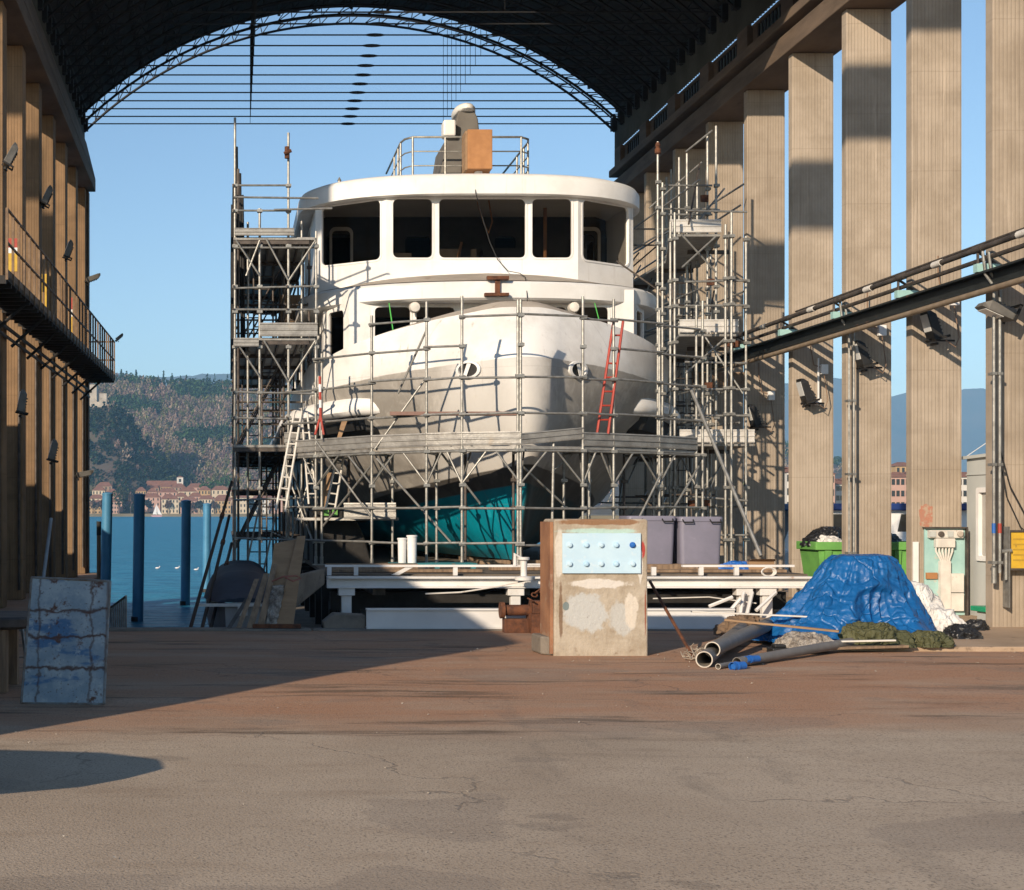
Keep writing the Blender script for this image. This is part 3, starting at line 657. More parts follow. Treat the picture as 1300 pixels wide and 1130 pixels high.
# pipes and rails along the right-hand pillars
mb = MB(); mb.tube((10.82, 18.4, 5.523), (10.82, 31.5, 5.47), .042, 10); mb.tube((10.93, 18.4, 5.39), (10.93, 31.5, 5.34), .035, 8); mb.tube((10.9, 18.4, 5.61), (10.9, 28, 5.58), .018, 6)
mb.build('pipe_run', m_oldtube, hall, smooth=40)
for i in range(11): y = 18.5+1.2*i; z = 5.53-.004*(y-16.5); MB().tube((10.82, y, z), (10.82, y+.26, z-.001), .052, 10).build('pipe_clamp', m_cream if i % 2 else m_oldtube, hall, smooth=40)
mb = MB(); mb.box(10.80, 11.05, 18.4, 34, 4.93, 4.955); mb.box(10.92, 10.945, 18.4, 34, 4.955, 5.14); mb.box(10.78, 11.05, 18.4, 34, 5.14, 5.17); mb.build('runway_beam', PM('dark_green_steel', (.022,.026,.026), (.012,.015,.015), 4, .55, .2, .1, 20, (.10,.05,.025), 3, (.6,.72)), hall)
mb = MB(); mb.tube((10.74, 18.4, 4.865), (10.74, 33, 4.83), .045, 10); mb.build('beam_pipe', PM('tan_pipe', (.26,.2,.14), (.19,.14,.09), 5, .6), hall, smooth=40)
for y in PY[:6]:
    mb = MB(); mb.prism([(10.78,y-.12,5.30),(10.78,y-.12,5.18),(11.30,y-.12,5.18),(11.30,y-.12,5.24),(11.05,y-.12,5.30)], (0,.115,0)); mb.build('bracket', m_teal, hall)
    mb = MB(); mb.tube((10.82,y-.05,5.48),(11.12,y-.03,5.30),.02,6); mb.tube((10.82,y-.06,5.48),(10.82,y-.06,5.28),.02,6); mb.build('strut', m_oldtube, hall)
for ya, xx, zb in ((25.95, 11.0, .05), (20.95, 10.94, .95)):
    mb = MB()
    for j, dx in enumerate((0, .085)):
        mb.path([(xx+dx, ya-.12, zb-.1*j), (xx+dx, ya-.12, 4.6), (xx+dx, ya-.12, 4.95), (xx+dx-.12, ya-.12, 5.12), (xx+dx-.16, ya-.12, 5.45)], .022, 8)
        for z in (1.0, 2.4, 3.7): mb.box(xx+dx-.035, xx+dx+.035, ya-.15, ya-.02, z-.02, z+.02)
    mb.build('conduit', m_galv, hall, smooth=40)
for col, dx in ((m_bluep, 0), (m_red, .085)):
    mb = MB(); mb.tube((10.94+dx, 20.83, 1.42), (10.94+dx, 20.83, 1.56), .026, 10); mb.build('pipe_marker', col, hall)
mb = MB(); mb.path([(11.03, 20.84, 3.0),(11.10,20.95,2.6),(11.25,20.98,2.1),(11.5,21.0,1.65),(11.9,21.0,1.45)], .010, 6); mb.path([(11.03, 20.84, 3.0),(11.09,20.95,2.5),(11.2,20.98,1.95),(11.42,21.0,1.5),(11.6,21.0,1.35)], .008, 6); mb.build('cable', m_black, hall)
# balcony along the left wall
bal = thing('balcony', 'narrow steel balcony with railing running high along the left wall', 'balcony', (-3.5, 32, 5.4))
BA, BB = V((-3.42, 22.5, 5.31)), V((-3.25, 41.5, 5.49))
L = lambda t, dz=0: BA+(BB-BA)*t+V((0, 0, dz))
mb = MB(); mb.loft([[V((-4.04, 22.5, 5.31)), L(0), L(0,.07), V((-4.04,22.5,5.38))],[V((-4.04,41.5,5.49)), L(1), L(1,.07), V((-4.04,41.5,5.56))]]); mb.build('floor', m_steel_dark, bal)
for i in range(39): t = i/38; p = L(t, -.065); MB().box(-4.04, p.x-.01, p.y-.03, p.y+.03, p.z, p.z+.06).build('joist', m_steel_dark, bal)
m_rail = PM('rusty_rail', (.20,.13,.075), (.12,.075,.045), 7, .6, .3, .2, 40)
mb = MB()
for h in (1.1, .58): mb.tube(L(0, h), L(1, h), .022, 8)
mb.tube(L(1, 1.1), V((-4.0, 41.5, 6.59)), .022); mb.tube(L(1, .58), V((-4.0, 41.5, 6.07)), .022); mb.build('handrail', m_rail, bal, smooth=40)
mb = MB(); p, q_ = L(0, .02), L(1, .02); mb.prism([p, q_, q_+V((0,0,.16)), p+V((0,0,.16))], (-.012,0,0)); mb.build('kick_plate', m_rail, bal)
o1 = None
for i in range(33):
    t = i/32
    if o1 is None: mb = MB(); mb.box(L(t).x-.02, L(t).x+.02, L(t).y-.02, L(t).y+.02, L(t).z, L(t).z+1.1); o1 = mb.build('post', m_rail, bal)
    else: c = o1.copy(); COL.objects.link(c); c.parent = bal; c.location = L(t)-L(0)
for i in range(8): y = 25+2.1*i; MB().tube((-4.04, y, 4.8), (-3.45, y, 5.33), .03, 6).build('knee_brace', m_steel_dark, bal)
mb = MB(); mb.tube((-3.96, 24, 5.0), (-3.9, 41.3, 5.15), .035, 8); mb.tube((-3.98, 24, 4.85), (-3.94, 41.3, 5.0), .03, 8); mb.build('service_pipe', m_oldtube, bal, smooth=40)
for y in PY[2:]:
    mb = MB(); mb.tube((-4.1, y-.06, .2), (-4.1, y-.06, 5.1), .028, 6); mb.build('drain_pipe', m_oldtube, hall, smooth=40)
# signs over the balcony
def sign(px, py0, py1, d, wd, label):
    a, b = at(px, py1, d), at(px, py0, d); t = thing('notice_board', label, 'sign', a, 'notices above the balcony'); h = b.z-a.z
    mb = MB(); mb.box(a.x, a.x+wd, a.y-.03, a.y, a.z, a.z+h*.55); mb.build('panel', m_yellow, t)
    mb = MB(); mb.box(a.x, a.x+wd, a.y-.03, a.y, a.z+h*.552, a.z+h*.72); mb.build('white_strip', m_whitep, t)
    mb = MB(); mb.box(a.x, a.x+wd, a.y-.032, a.y, a.z+h*.722, a.z+h); mb.build('warning_strip', m_red, t)
sign(10, 303, 345, 26.05, .19, 'yellow white and red notice nearest the camera behind the balcony rail')
sign(88, 378, 432, 36.05, .12, 'yellow and red notice farther down the balcony, half behind the rail')
mb = MB(); mb.box(-4.3, -4.12, 33.45, 33.55, 5.55, 7.2); tag(mb.build('yellow_locker', m_yellow), 'slim yellow locker on the balcony between the two notices', 'locker')
# floodlights
m_lampgrey = PM('grey_lamp_housing', (.16,.15,.135), (.10,.095,.085), 5, .5)
def flood(pos, tilt, yaw, label, box=True, lens=True, s=1.0):
    t = thing('floodlight', label, 'floodlight', pos, 'floodlights on the pillars'); p = V(pos)
    m = Matrix.Translation(p) @ Matrix.Rotation(yaw, 4, 'Z') @ Matrix.Rotation(tilt, 4, 'Y')
    mb = MB(); P = lambda x, y, z: m @ V((x*s, y*s, z*s))
    mb.loft([[P(-.075,-.13,.06),P(.05,-.11,.06),P(.05,.11,.06),P(-.075,.13,.06)],[P(-.085,-.14,.10),P(.07,-.12,.10),P(.07,.12,.10),P(-.085,.14,.10)],[P(-.085,-.14,.46),P(.06,-.12,.46),P(.06,.12,.46),P(-.085,.14,.46)],[P(-.07,-.12,.56),P(.0,-.09,.54),P(.0,.09,.54),P(-.07,.12,.56)]])
    for k in range(5): mb.box(.055*s, .095*s, -.1*s, .1*s, (.13+.06*k)*s, (.15+.06*k)*s, m)
    mb.build('lamp_body', m_black if box else m_lampgrey, t, bevel=.008)
    if lens: mb = MB(); mb.box(-.094*s, -.087*s, -.115*s, .115*s, .22*s, .50*s, m); mb.build('lamp_glass', m_lens, t)
    mb = MB(); mb.box(-.10*s, .16*s, -.16*s, -.145*s, .05*s, .09*s, m); mb.box(-.10*s, .16*s, .145*s, .16*s, .05*s, .09*s, m); mb.box(.14*s, .16*s, -.16*s, .16*s, .05*s, .09*s, m); mb.tube(p+V((-.16*s,.02,.05)), p+V((.3*s,.05,.05)), .016, 6) if box else None; mb.box(p.x-.02,p.x+.02,p.y,p.y+.2,p.z-.02,p.z+.02); mb.build('bracket', m_steel_dark, t)
    if box:
        j = p+V((.32, .12, .62)); mb = MB(); mb.box(j.x-.07, j.x+.07, j.y-.06, j.y+.03, j.z, j.z+.19); mb.build('junction_box', m_whitep, t, bevel=.01)
        mb = MB(); mb.path([p+V((.14,0,.05)), p+V((.28,-.02,-.06)), p+V((.36,.02,.1)), j+V((0,-.02,0))], .009, 5); mb.path([j+V((-.06,0,.14)), j+V((-.2,-.02,.18)), j+V((-.26,-.02,.5)), j+V((-.26,-.02,.8))], .012, 6); mb.build('cable', PM('brown_cable', (.25,.16,.10), (.18,.11,.07), 5), t)
for px, py, d, lab in ((1190,436,23.35,'black floodlight on the pillar above the meter cabinet'),(1100,470,25.85,'black floodlight on the pillar behind the blue tarpaulin peak'),(1028,515,28.35,'black floodlight on the pillar rising behind the green skip'),(962,545,30.85,'black floodlight on the dark pillar beside the scaffold')):
    flood(at(px, py, d), -.28, 0, lab)
flood(at(1290,404,20.8)+V((0,0,0)), -1.15, 0, 'black floodlight tilted nearly level on the nearest pillar', False)
mb = MB(); a = at(1038,455,28.5); mb.box(a.x-.012,a.x+.012,a.y-.05,a.y,a.z-.8,a.z); mb.box(a.x-.05,a.x+.05,a.y-.07,a.y,a.z-.92,a.z-.8); tag(mb.build('switch_conduit', m_whitep), 'white conduit and switch box on the pillar behind the green skip', 'conduit')
for px, py, d, tl, lab in ((6,213,25.9,.5,'floodlight near the left picture edge, under the roof'),(54,262,31.3,.45,'black floodlight on the upper left pillars beside a shadow band'),(83,330,33.8,.35,'pale lit floodlight just above the balcony rail'),(108,357,40.9,1.2,'dark floodlight silhouetted on the far left post'),(25,528,25.9,.2,'floodlight lowest left under the balcony'),(64,588,28.5,.25,'second floodlight under the balcony'),(95,604,36.3,1.4,'level floodlight on the farthest lower left pillar')):
    flood(at(px, py, d), tl, .2, lab, False, tl < .5, .85)
flood(V((-3.2,41.4,6.62)), .9, 0, 'small black floodlight on the end of the balcony rail', False, False, .5)
# ------------------------------------------------------------------ left wing read from its shadow; rear block and cranes added to cast shade
wing = thing('workshop_wing', 'low workshop wing beside the yard, left of the hall', 'building', (-9, 15, 0))
mb = MB(); mb.box(-15, -4.55, 7.1, 24, 0, 5.2); mb.build('wall', m_beam, wing); mb = MB(); mb.box(-15.2, -4.5, 7.05, 24.1, 5.2, 5.45); mb.build('roof', m_roofsheet, wing); mb = MB(); mb.box(-15, -6.5, 24.11, 32, 0, 3.6); mb.build('shade_annex', m_beam, wing)  # rear block added unseen to shade the lower left pillars
def shadow_jib(x, y, jx, jy, z, label):  # unseen mast and jib, added to cast a shadow band on the pillars
    t = thing('shadow_crane', label, 'shadow_jib', (x, y, 0)); mb = MB(); mb.tube((x,y,0),(x,y,z+2.2),.35,12); mb.build('mast', m_steel_dark, t)
    a, b = V((x,y,z)), V((jx,jy,z)); d = (b-a).normalized(); n = V((-d.y, d.x, 0))*.3
    mb = MB(); mb.loft([[a-n-V((0,0,.55)),a+n-V((0,0,.55)),a+n+V((0,0,.55)),a-n+V((0,0,.55))],[b-n-V((0,0,.55)),b+n-V((0,0,.55)),b+n+V((0,0,.55)),b-n+V((0,0,.55))]]); mb.build('jib', m_steel_dark, t)
shadow_jib(15.5, 10, -3.6, 10, 16.3, 'unseen mast and jib added right of the hall for their shadow band')
shadow_jib(-17.5, 15, -9.5, 15, 16.3, 'unseen mast and jib added left of the hall for their shadow band')
din = thing('shadow_dinghy', 'upturned hull shape on trestles, added unseen for its shadow on the yard', 'shadow_dinghy', (-3.2, 7.4, 0))  # unseen, added to cast the rounded shadow on the near asphalt
mb = MB(); lp = []
for x, w_, h in ((-2.15,.03,.16),(-2.4,.3,.3),(-2.9,.55,.38),(-3.8,.68,.42),(-4.6,.62,.4)):
    lp.append([V((x, 7.5+w_*math.cos(u), .72+h*max(0,math.sin(u)))) for u in [i*math.pi/8 for i in range(9)]])
mb.loft(lp); mb.build('hull', m_cover, din, smooth=50); din.location += V((.16, -.05, .14))
for x in (-2.9, -4.3):
    mb = MB(); mb.box(x-.04,x+.04,7.0,8.0,.62,.71); mb.tube((x,7.1,.66),(x,6.95,-.14),.03,6); mb.tube((x,7.9,.66),(x,8.05,-.14),.03,6); mb.build('trestle', m_wood, din)
# ------------------------------------------------------------------ the ship on the cradle
XC = 5.45
ship = thing('passenger_ship', 'white passenger ship under repair, bow towards the yard inside the scaffolding', 'ship', (XC, 36, 0))
LEV = [(.82,27.75,15,1.5,1.0),(1.0,27.5,14,2.3,.98),(1.4,27.2,12.5,3.1,.95),(2.0,26.85,10,3.55,1.02),(2.8,26.45,7.6,3.72,1.02),(3.6,26.25,5.8,3.78,1.0),(4.5,26.4,4.9,3.8,.86),(5.55,27.15,3.6,3.75,.76)]
def lev(z):
    for a, b in zip(LEV, LEV[1:]):
        if z <= b[0]: t = (z-a[0])/(b[0]-a[0]); return [a[i]+(b[i]-a[i])*t for i in range(1, 5)]
    return list(LEV[-1][1:])
def hb(y, z):
    ys, l, B, e = lev(z); t = max(0, min(1, (y-ys)/l)); t0 = .075 if z > 2.6 else .03; f = lambda a: B*(1-(1-a)**2)**e; return f(t) if t > t0 else f(t0)*(t/t0)**.5
def yat(b, z):                                          # station where the hull is b wide at height z
    lo, hi = lev(z)[0], 42
    for _ in range(40):
        m = (lo+hi)/2
        if hb(m, z) < b: lo = m
        else: hi = m
    return lo
sheer = lambda y: -.29*max(0, min(2.5, y-27.2))
YE = 49.0; N = 56
zs = [.82,.9,1.0,1.2,1.4,1.7,2.0,2.4,2.8,3.2,3.6,4.05,4.5,4.85,5.2,5.55]
rows = []
for z in zs:
    ys = lev(z)[0]; r = []
    for i in range(N+1):
        y = ys+(YE-ys)*(i/N)**2.6; zz = z+sheer(y)*max(0, (z-3.4)/2.15); r.append((hb(y, z), y, zz))
    rows.append(r)
capr = [[(b*.955, y+.09, z+.05) for b, y, z in rows[-1]], [(b*.86, y+.34, z+.10*max(0, 1-(y-27)/4)+.06) for b, y, z in rows[-1]], [(b*.85, y+.38, z-.5) for b, y, z in rows[-1]]]
def skin(rows, mb):
    loops = []
    for r in rows: loops.append([V((XC-b, y, z)) for b, y, z in reversed(r[1:])]+[V((XC+b, y, z)) for b, y, z in r])
    mb.loft(loops, False, (False, False)); return loops
def hullm():
    q = NT('hull_paint'); v = q.coord(rnd=False); s = q.sep(v); y, z = s[1], s[2]
    nz = q.math('MULTIPLY', q.math('SUBTRACT', q.noise(v, 2.2, 6), .5), .05)
    L1 = q.math('ADD', q.math('SUBTRACT', z, q.math('MULTIPLY_ADD', y, -.10, 4.6-.10*10.1)), nz)
    yc = q.math('MINIMUM', y, -3.0)
    L2 = q.math('SUBTRACT', z, q.math('MULTIPLY_ADD', yc, -.13, 2.58-.13*9.3))
    L3 = q.math('SUBTRACT', z, q.math('MULTIPLY_ADD', yc, -.12, 2.22-.12*9.0))
    prim = q.mix(q.ramp(q.noise(v, .9, 7, .65), .38, .62), (.37,.345,.31), (.27,.25,.222))
    prim = q.mix(q.ramp(q.noise(v, 5, 8, .7), .58, .72, 0, .5), prim, (.48,.455,.415))
    prim = q.mix(q.ramp(q.noise(q.coord((3, 3, .5)), 2, 6, .7), .6, .78, 0, .5), prim, (.23,.20,.17))
    prim = q.mix(q.ramp(q.noise(q.coord((2.2, 2.2, 1.1), True, (0, 0, 4)), 1.6, 7, .72, 1.2), .5, .66, 0, .5), prim, (.52,.49,.44))
    fill = q.ramp(q.math('ADD', q.math('ABSOLUTE', q.math('ADD', s[0], .55)), q.math('MULTIPLY', q.noise(v, 1.5, 5), .8)), 1.0, 1.5, 1, 0)   # fresh filler round the stem
    prim = q.mix(q.math('MULTIPLY', fill, .8), prim, (.58,.56,.525))
    wh = q.mix(q.ramp(q.noise(v, .7, 7, .65), .4, .66), (.76,.745,.715), (.60,.58,.545))
    col = q.mix(q.ramp(L1, -.01, .01), prim, wh)
    dark = q.mix(q.ramp(q.noise(v, 2, 6), .4, .6), (.055,.05,.045), (.085,.078,.07))
    col = q.mix(q.ramp(L2, -.015, .015), dark, col)
    teal = q.mix(q.ramp(q.noise(q.coord((1, 1, .35)), 1.8, 7, .65), .35, .68), (.0,.27,.36), (.0,.19,.27))
    teal = q.mix(q.ramp(q.vor(q.coord((1, 1, .55)), 2.6).outputs['Distance'], .16, .2, .5, 0), teal, (.02,.40,.52))
    teal = q.mix(q.ramp(s[0], -.04, .06), teal, q.mix(q.ramp(q.noise(v, 2, 6), .4, .6), (.035,.045,.042), (.02,.05,.055)))   # starboard bottom dark green-black instead of teal
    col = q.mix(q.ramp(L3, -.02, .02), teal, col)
    seam = q.math('ABSOLUTE', q.math('SUBTRACT', q.math('FRACT', q.math('MULTIPLY', y, .42)), .5))
    col = q.mix(q.ramp(seam, .0, .006, .18, 0), col, (.2,.17,.14))
    st = q.ramp(q.noise(q.coord((6, 6, .3), True, (1, 5, 2)), 1.5, 7, .72), .58, .75, 0, .55); col = q.mix(st, col, (.22,.18,.14))
    rs = q.ramp(q.noise(q.coord((9, 9, .45), True, (4, 2, 7)), 1.2, 6, .75), .68, .77, 0, .6); col = q.mix(rs, col, (.30,.15,.08))
    zs_ = q.math('ABSOLUTE', q.math('SUBTRACT', q.math('FRACT', q.math('MULTIPLY', z, .8)), .5)); col = q.mix(q.ramp(zs_, 0, .008, .22, 0), col, (.2,.17,.14))
    q.bump(q.noise(v, 1.3, 4), .3, .06); return q.fin(col, .5, 0, .35)
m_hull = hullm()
mb = MB(); lo = skin(rows, mb); mb.add(lo[0], [tuple(range(len(lo[0])))]); n0 = len(mb.v)
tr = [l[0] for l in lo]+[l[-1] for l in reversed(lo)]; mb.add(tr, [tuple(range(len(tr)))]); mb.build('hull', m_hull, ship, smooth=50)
mb = MB(); lo = skin([rows[-1]]+capr, mb); mb.add(lo[-1], [tuple(range(len(lo[-1])))]); mb.build('bulwark_cap', m_beige, ship, smooth=40)
# hawse openings
for sgn in (-1, 1):
    for zc in (4.36,):
        b = 1.0; y = yat(b, zc); e = .01; dy = (yat(b+e, zc)-yat(b-e, zc))/(2*e); dz = (yat(b, zc+.05)-yat(b, zc-.05))/.1
        U = V((sgn*1, dy, 0)).normalized(); W = V((0, dz, 1)).normalized(); Nn = U.cross(W)*(1 if sgn > 0 else -1); Nn.normalize()
        if Nn.y > 0: Nn = -Nn
        c = V((XC+sgn*b, y, zc)); loops = []
        for ro, pr in ((1, 0), (1, .05), (.78, .06), (.74, .012)):
            loops.append([c+U*(.25*ro*math.cos(t))+W*(.165*ro*math.sin(t))+Nn*pr for t in [i*math.pi/12 for i in range(24)]])
        mb = MB(); mb.loft(loops, True, (False, False)); h = mb.build('hawse_ring', m_white, ship, smooth=40)
        mb = MB(); mb.add([c+U*(.19*math.cos(t))+W*(.125*math.sin(t))+Nn*.014 for t in [i*math.pi/12 for i in range(24)]], [tuple(range(24))]); mb.build('hawse_shade_disc', m_black, h)  # black disc, painted dark for the shade inside the hole
        mb = MB(); a = c+Nn*.035; mb.prism([a+U*.03+W*-.125, a+U*.10+W*-.11, a+U*.02+W*.125, a+U*-.06+W*.11], Nn*.01); mb.build('hawse_bar', m_white, h)
# side sponsons with their rounded white tops
for sgn in (-1, 1):
    loops = []; zc = 3.72
    for i in range(26):
        y = 28.5+(i/25)**1.5*19; wd = .55*min(1, ((i+1)/6)**.5) if i else .03; ho = hb(y, zc-.2)-.12; zz = zc-.04*min(6, y-28.7)
        prof = [(0, .30), (wd*.45+.1, .34), (wd*.8+.1, .28), (wd+.12, .13), (wd+.13, .02), (wd*.8+.1, -.06), (0, -.08)]
        loops.append([V((XC+sgn*(ho+o), y, zz+h*(1 if i else .6))) for o, h in prof])
    mb = MB(); mb.loft(loops); s = mb.build('sponson', m_white, ship, smooth=50)
    mb = MB(); lp2 = []
    for i in range(26):
        y = 28.85+(i/25)**1.5*18; ho = hb(y, 3.2)-.1; wd = .46 if i else .05; zz = zc-.04*min(6, y-28.7)
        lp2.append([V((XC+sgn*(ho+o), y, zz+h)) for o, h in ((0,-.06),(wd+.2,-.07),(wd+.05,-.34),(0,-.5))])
    mb.loft(lp2); mb.build('sponson_shade', m_black, s)  # painted black to stand for the shade under the sponson
# superstructure: plan outlines
def outline(ys, l, B, e, ye, n=22, inset=0):
    pts = [(ys+inset+(l)*(i/n)**1.7) for i in range(n+1)]
    h = [(max(0, B*(1-(1-min(1, (y-inset-ys)/l))**2)**e-inset), y) for y in pts]+[(B-inset, ye-inset)]
    return [(-b, y) for b, y in reversed(h[1:])]+[(b, y) for b, y in h]
def layers(mb, ys, l, B, e, ye, lay, caps=(True, True)):
    mb.loft([[V((XC+b, y, z)) for b, y in outline(ys, l, B, e, ye, inset=i)] for i, z in lay], True, caps)
# lower house: front wall with windows, chamfers and sides, all with real openings
def wall(name, p, q_, z0, z1, wins, mat, par, glassm=None, rad=.09, th=.06):
    p, q_ = V((*p, 0)), V((*q_, 0)); d = (q_-p); ln = d.length; d.normalize(); nrm = V((-d.y, d.x, 0))
    fn = lambda u, w_, dd: p+d*u+nrm*dd+V((0, 0, w_))
    mb = MB(); panel(mb, fn, [(0,z0),(ln,z0),(ln,z1),(0,z1)], [rr(*w_, rad) for w_ in wins], th); o = mb.build(name, mat, par)
    for w_ in wins:
        g_ = MB(); l = rr(*w_, rad); g_.add([fn(u, z, th*.6) for u, z in l], [tuple(range(len(l)))]); g_.build('window_pane', glassm or m_glass, o)
        k = rr(w_[0]-.035, w_[1]+.035, w_[2]-.035, w_[3]+.035, rad+.03); k2 = rr(w_[0]+.004, w_[1]-.004, w_[2]+.004, w_[3]-.004, rad)
        fmb = MB(); fmb.loft([[fn(u, z, -.002) for u, z in k],[fn(u, z, -.014) for u, z in k],[fn(u, z, -.014) for u, z in k2],[fn(u, z, .03) for u, z in k2]], True, (False, False)); fmb.build('window_frame', mat, o)
    return o
y0 = 30.2; wl = [(-2.42,-1.68),(-1.56,-.76),(-.42,.42),(.76,1.56),(1.68,2.42)]
wall('lower_house_front', (XC-2.95, y0), (XC+2.95, y0), 4.3, 6.34, [(a+2.95, b+2.95, 5.15, 5.98) for a, b in wl], m_white, ship)
for sgn in (-1, 1):
    a, b = (XC+sgn*2.95, y0+.002), (XC+sgn*3.42, y0+.9); p, q_ = (b, a) if sgn < 0 else (a, b)
    wall('lower_house_corner', p, q_, 4.3, 6.34, [(.22, .82, 5.0, 5.95)], m_white, ship)
    a, b = (XC+sgn*3.42, y0+.905), (XC+sgn*3.42, 46); p, q_ = (b, a) if sgn < 0 else (a, b)
    wall('lower_house_side', p, q_, 4.3, 6.34, [(1.2+k*1.45, 2.2+k*1.45, 5.1, 5.95) for k in range(9)], m_white, ship)
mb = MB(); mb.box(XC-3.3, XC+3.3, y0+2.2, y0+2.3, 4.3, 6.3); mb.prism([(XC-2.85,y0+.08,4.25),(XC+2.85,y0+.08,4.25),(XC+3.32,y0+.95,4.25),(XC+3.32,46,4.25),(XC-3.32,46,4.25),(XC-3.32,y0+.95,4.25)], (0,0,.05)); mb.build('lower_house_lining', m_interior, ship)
# visor deck
mb = MB(); layers(mb, 29.55, 2.6, 3.9, .42, 46.5, [(.34,6.06),(.05,6.04),(0,6.08),(.0,6.36),(.05,6.42),(.30,6.47),(1.0,6.72),(1.45,6.74)]); mb.build('visor_deck', m_white, ship, smooth=35)
mb = MB(); layers(mb, 29.55, 2.6, 3.9, .42, 46.4, [(.10,6.445),(.30,6.492),(.98,6.742),(1.05,6.735)], (False, False)); mb.build('visor_deck_coating', m_beige, ship, smooth=40)
mb = MB(); mb.box(XC-.05, XC+.05, 29.49, 29.53, 6.14, 6.44); mb.box(XC-.22, XC+.22, 29.43, 29.54, 6.43, 6.50); mb.box(XC-.27, XC+.22, 29.43, 29.54, 6.10, 6.16); mb.build('rusty_bracket', m_rust, ship)
for x in (-1.63, 1.63):
    mb = MB(); mb.lathe((XC+x, 29.95, 5.93), [(.02,-.16),(.10,-.14),(.12,-.05),(.11,.03),(.05,.06)], 12, 'Y'); mb.build('deck_lamp', m_cream, ship, smooth=50)
# wheelhouse
y1 = 31.3; wl = [(-1.92,-1.07,.10),(-.93,.93,.10),(1.07,1.92,.10)]
wall('wheelhouse_front', (XC-2.06, y1), (XC+2.06, y1), 6.40, 8.72, [(a+2.06, b+2.06, 7.19, 8.46) for a, b, r in wl], m_white, ship, None, .11, .09)
for sgn in (-1, 1):
    a, b = (XC+sgn*2.06, y1+.002), (XC+sgn*3.52, y1+1.0); p, q_ = (b, a) if sgn < 0 else (a, b); ln = math.hypot(1.46, 1.0); u0, u1 = ((.16, ln-.14) if sgn < 0 else (.14, ln-.16))
    wall('wheelhouse_corner', p, q_, 6.40, 8.72, [(u0, u1, 7.17, 8.46)], m_white, ship, None, .11, .09)
    a, b = (XC+sgn*3.52, y1+1.005), (XC+sgn*3.52, 37.0); p, q_ = (b, a) if sgn < 0 else (a, b)
    wall('wheelhouse_side', p, q_, 6.40, 8.72, [(1.9+k*1.3, 2.8+k*1.3, 7.2, 8.4) for k in range(2)] if sgn > 0 else [(.5+k*1.3, 1.4+k*1.3, 7.2, 8.4) for k in range(2)], m_white, ship, None, .1, .09)
# cabin inside: lining, rear wall with open doors, consoles
fn = lambda u, w_, dd: V((XC-3.4+u, 34.2+dd, w_))
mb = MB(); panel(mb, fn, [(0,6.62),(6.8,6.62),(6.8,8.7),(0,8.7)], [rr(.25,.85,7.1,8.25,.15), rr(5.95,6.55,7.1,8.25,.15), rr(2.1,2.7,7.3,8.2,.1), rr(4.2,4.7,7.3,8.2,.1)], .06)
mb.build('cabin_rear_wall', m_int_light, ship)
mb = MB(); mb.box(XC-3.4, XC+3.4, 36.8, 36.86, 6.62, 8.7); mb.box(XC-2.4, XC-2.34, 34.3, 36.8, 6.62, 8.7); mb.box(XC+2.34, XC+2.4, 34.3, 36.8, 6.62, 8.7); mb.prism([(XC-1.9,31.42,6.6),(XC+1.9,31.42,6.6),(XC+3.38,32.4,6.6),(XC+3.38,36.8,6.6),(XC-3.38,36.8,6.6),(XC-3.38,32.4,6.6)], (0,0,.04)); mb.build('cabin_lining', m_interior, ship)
mb = MB(); mb.box(XC-.75, XC+.1, 32.6, 33.1, 6.65, 7.62); mb.box(XC+.35, XC+1.35, 33.2, 33.7, 6.65, 7.75); mb.box(XC-1.75, XC-1.3, 33.0, 33.4, 6.65, 7.6); mb.box(XC+.75, XC+.8, 33.19, 33.199, 7.4, 7.44); mb.build('console', m_int_light, ship, bevel=.02)
mb = MB(); mb.tube((XC-.5,32.4,6.7),(XC-.25,32.5,7.75),.03); mb.tube((XC+1.7,32.9,6.7),(XC+1.7,32.9,8.6),.04); mb.path([(XC+.05,32.2,8.6),(XC+.2,32.2,8.1),(XC+.3,32.2,7.9),(XC+.38,32.2,8.15),(XC+.3,32.2,8.62)],.018,6); mb.tube((XC+2.45,32.8,7.1),(XC+2.45,32.8,7.7),.05); mb.build('loose_fittings', m_crate, ship)
for k, (xa, xb) in enumerate(((-3.12,-2.58),(2.58,3.12))):
    mb = MB(); l1 = rr(xa, xb, 6.9, 8.3, .14); l2 = rr(xa+.06, xb-.06, 7.0, 8.22, .10)
    mb.loft([[V((XC+u,33.6,z)) for u, z in l1],[V((XC+u,33.56,z)) for u, z in l1],[V((XC+u,33.56,z)) for u, z in l2],[V((XC+u,33.6,z)) for u, z in l2]], True, (False, False)); mb.build('door_frame', m_cream, ship)
# roof
mb = MB(); layers(mb, 30.95, 2.3, 3.85, .34, 38.5, [(.7,8.66),(.30,8.52),(.05,8.47),(0,8.50),(0,8.80),(.05,8.90),(.16,8.96),(.5,9.02),(1.5,9.12)]); mb.build('wheelhouse_roof', m_white, ship, smooth=38)
# roof railing
mb = MB(); yr = 33.6
rp = lambda z: [V((XC-1.42,37.2,z)),V((XC-1.42,34.1,z)),V((XC-1.36,33.8,z)),V((XC-1.2,yr,z)),V((XC+1.3,yr,z)),V((XC+1.5,33.8,z)),V((XC+1.56,34.1,z)),V((XC+1.56,37.2,z))]
for z in (10.38, 10.05, 9.72): mb.path(rp(z), .025 if z > 10.3 else .016, 8)
mb.build('roof_railing', m_galv, ship, smooth=50)
for x, y in ((-1.2,yr),(-.45,yr),(.55,yr),(1.3,yr),(-1.42,34.1),(-1.42,34.6),(-1.42,35.4),(1.56,34.1),(1.56,34.6),(1.56,35.4)):
    mb = MB(); mb.tube((XC+x,y,8.98),(XC+x,y,10.38),.025); mb.build('railing_post', m_galv, ship)
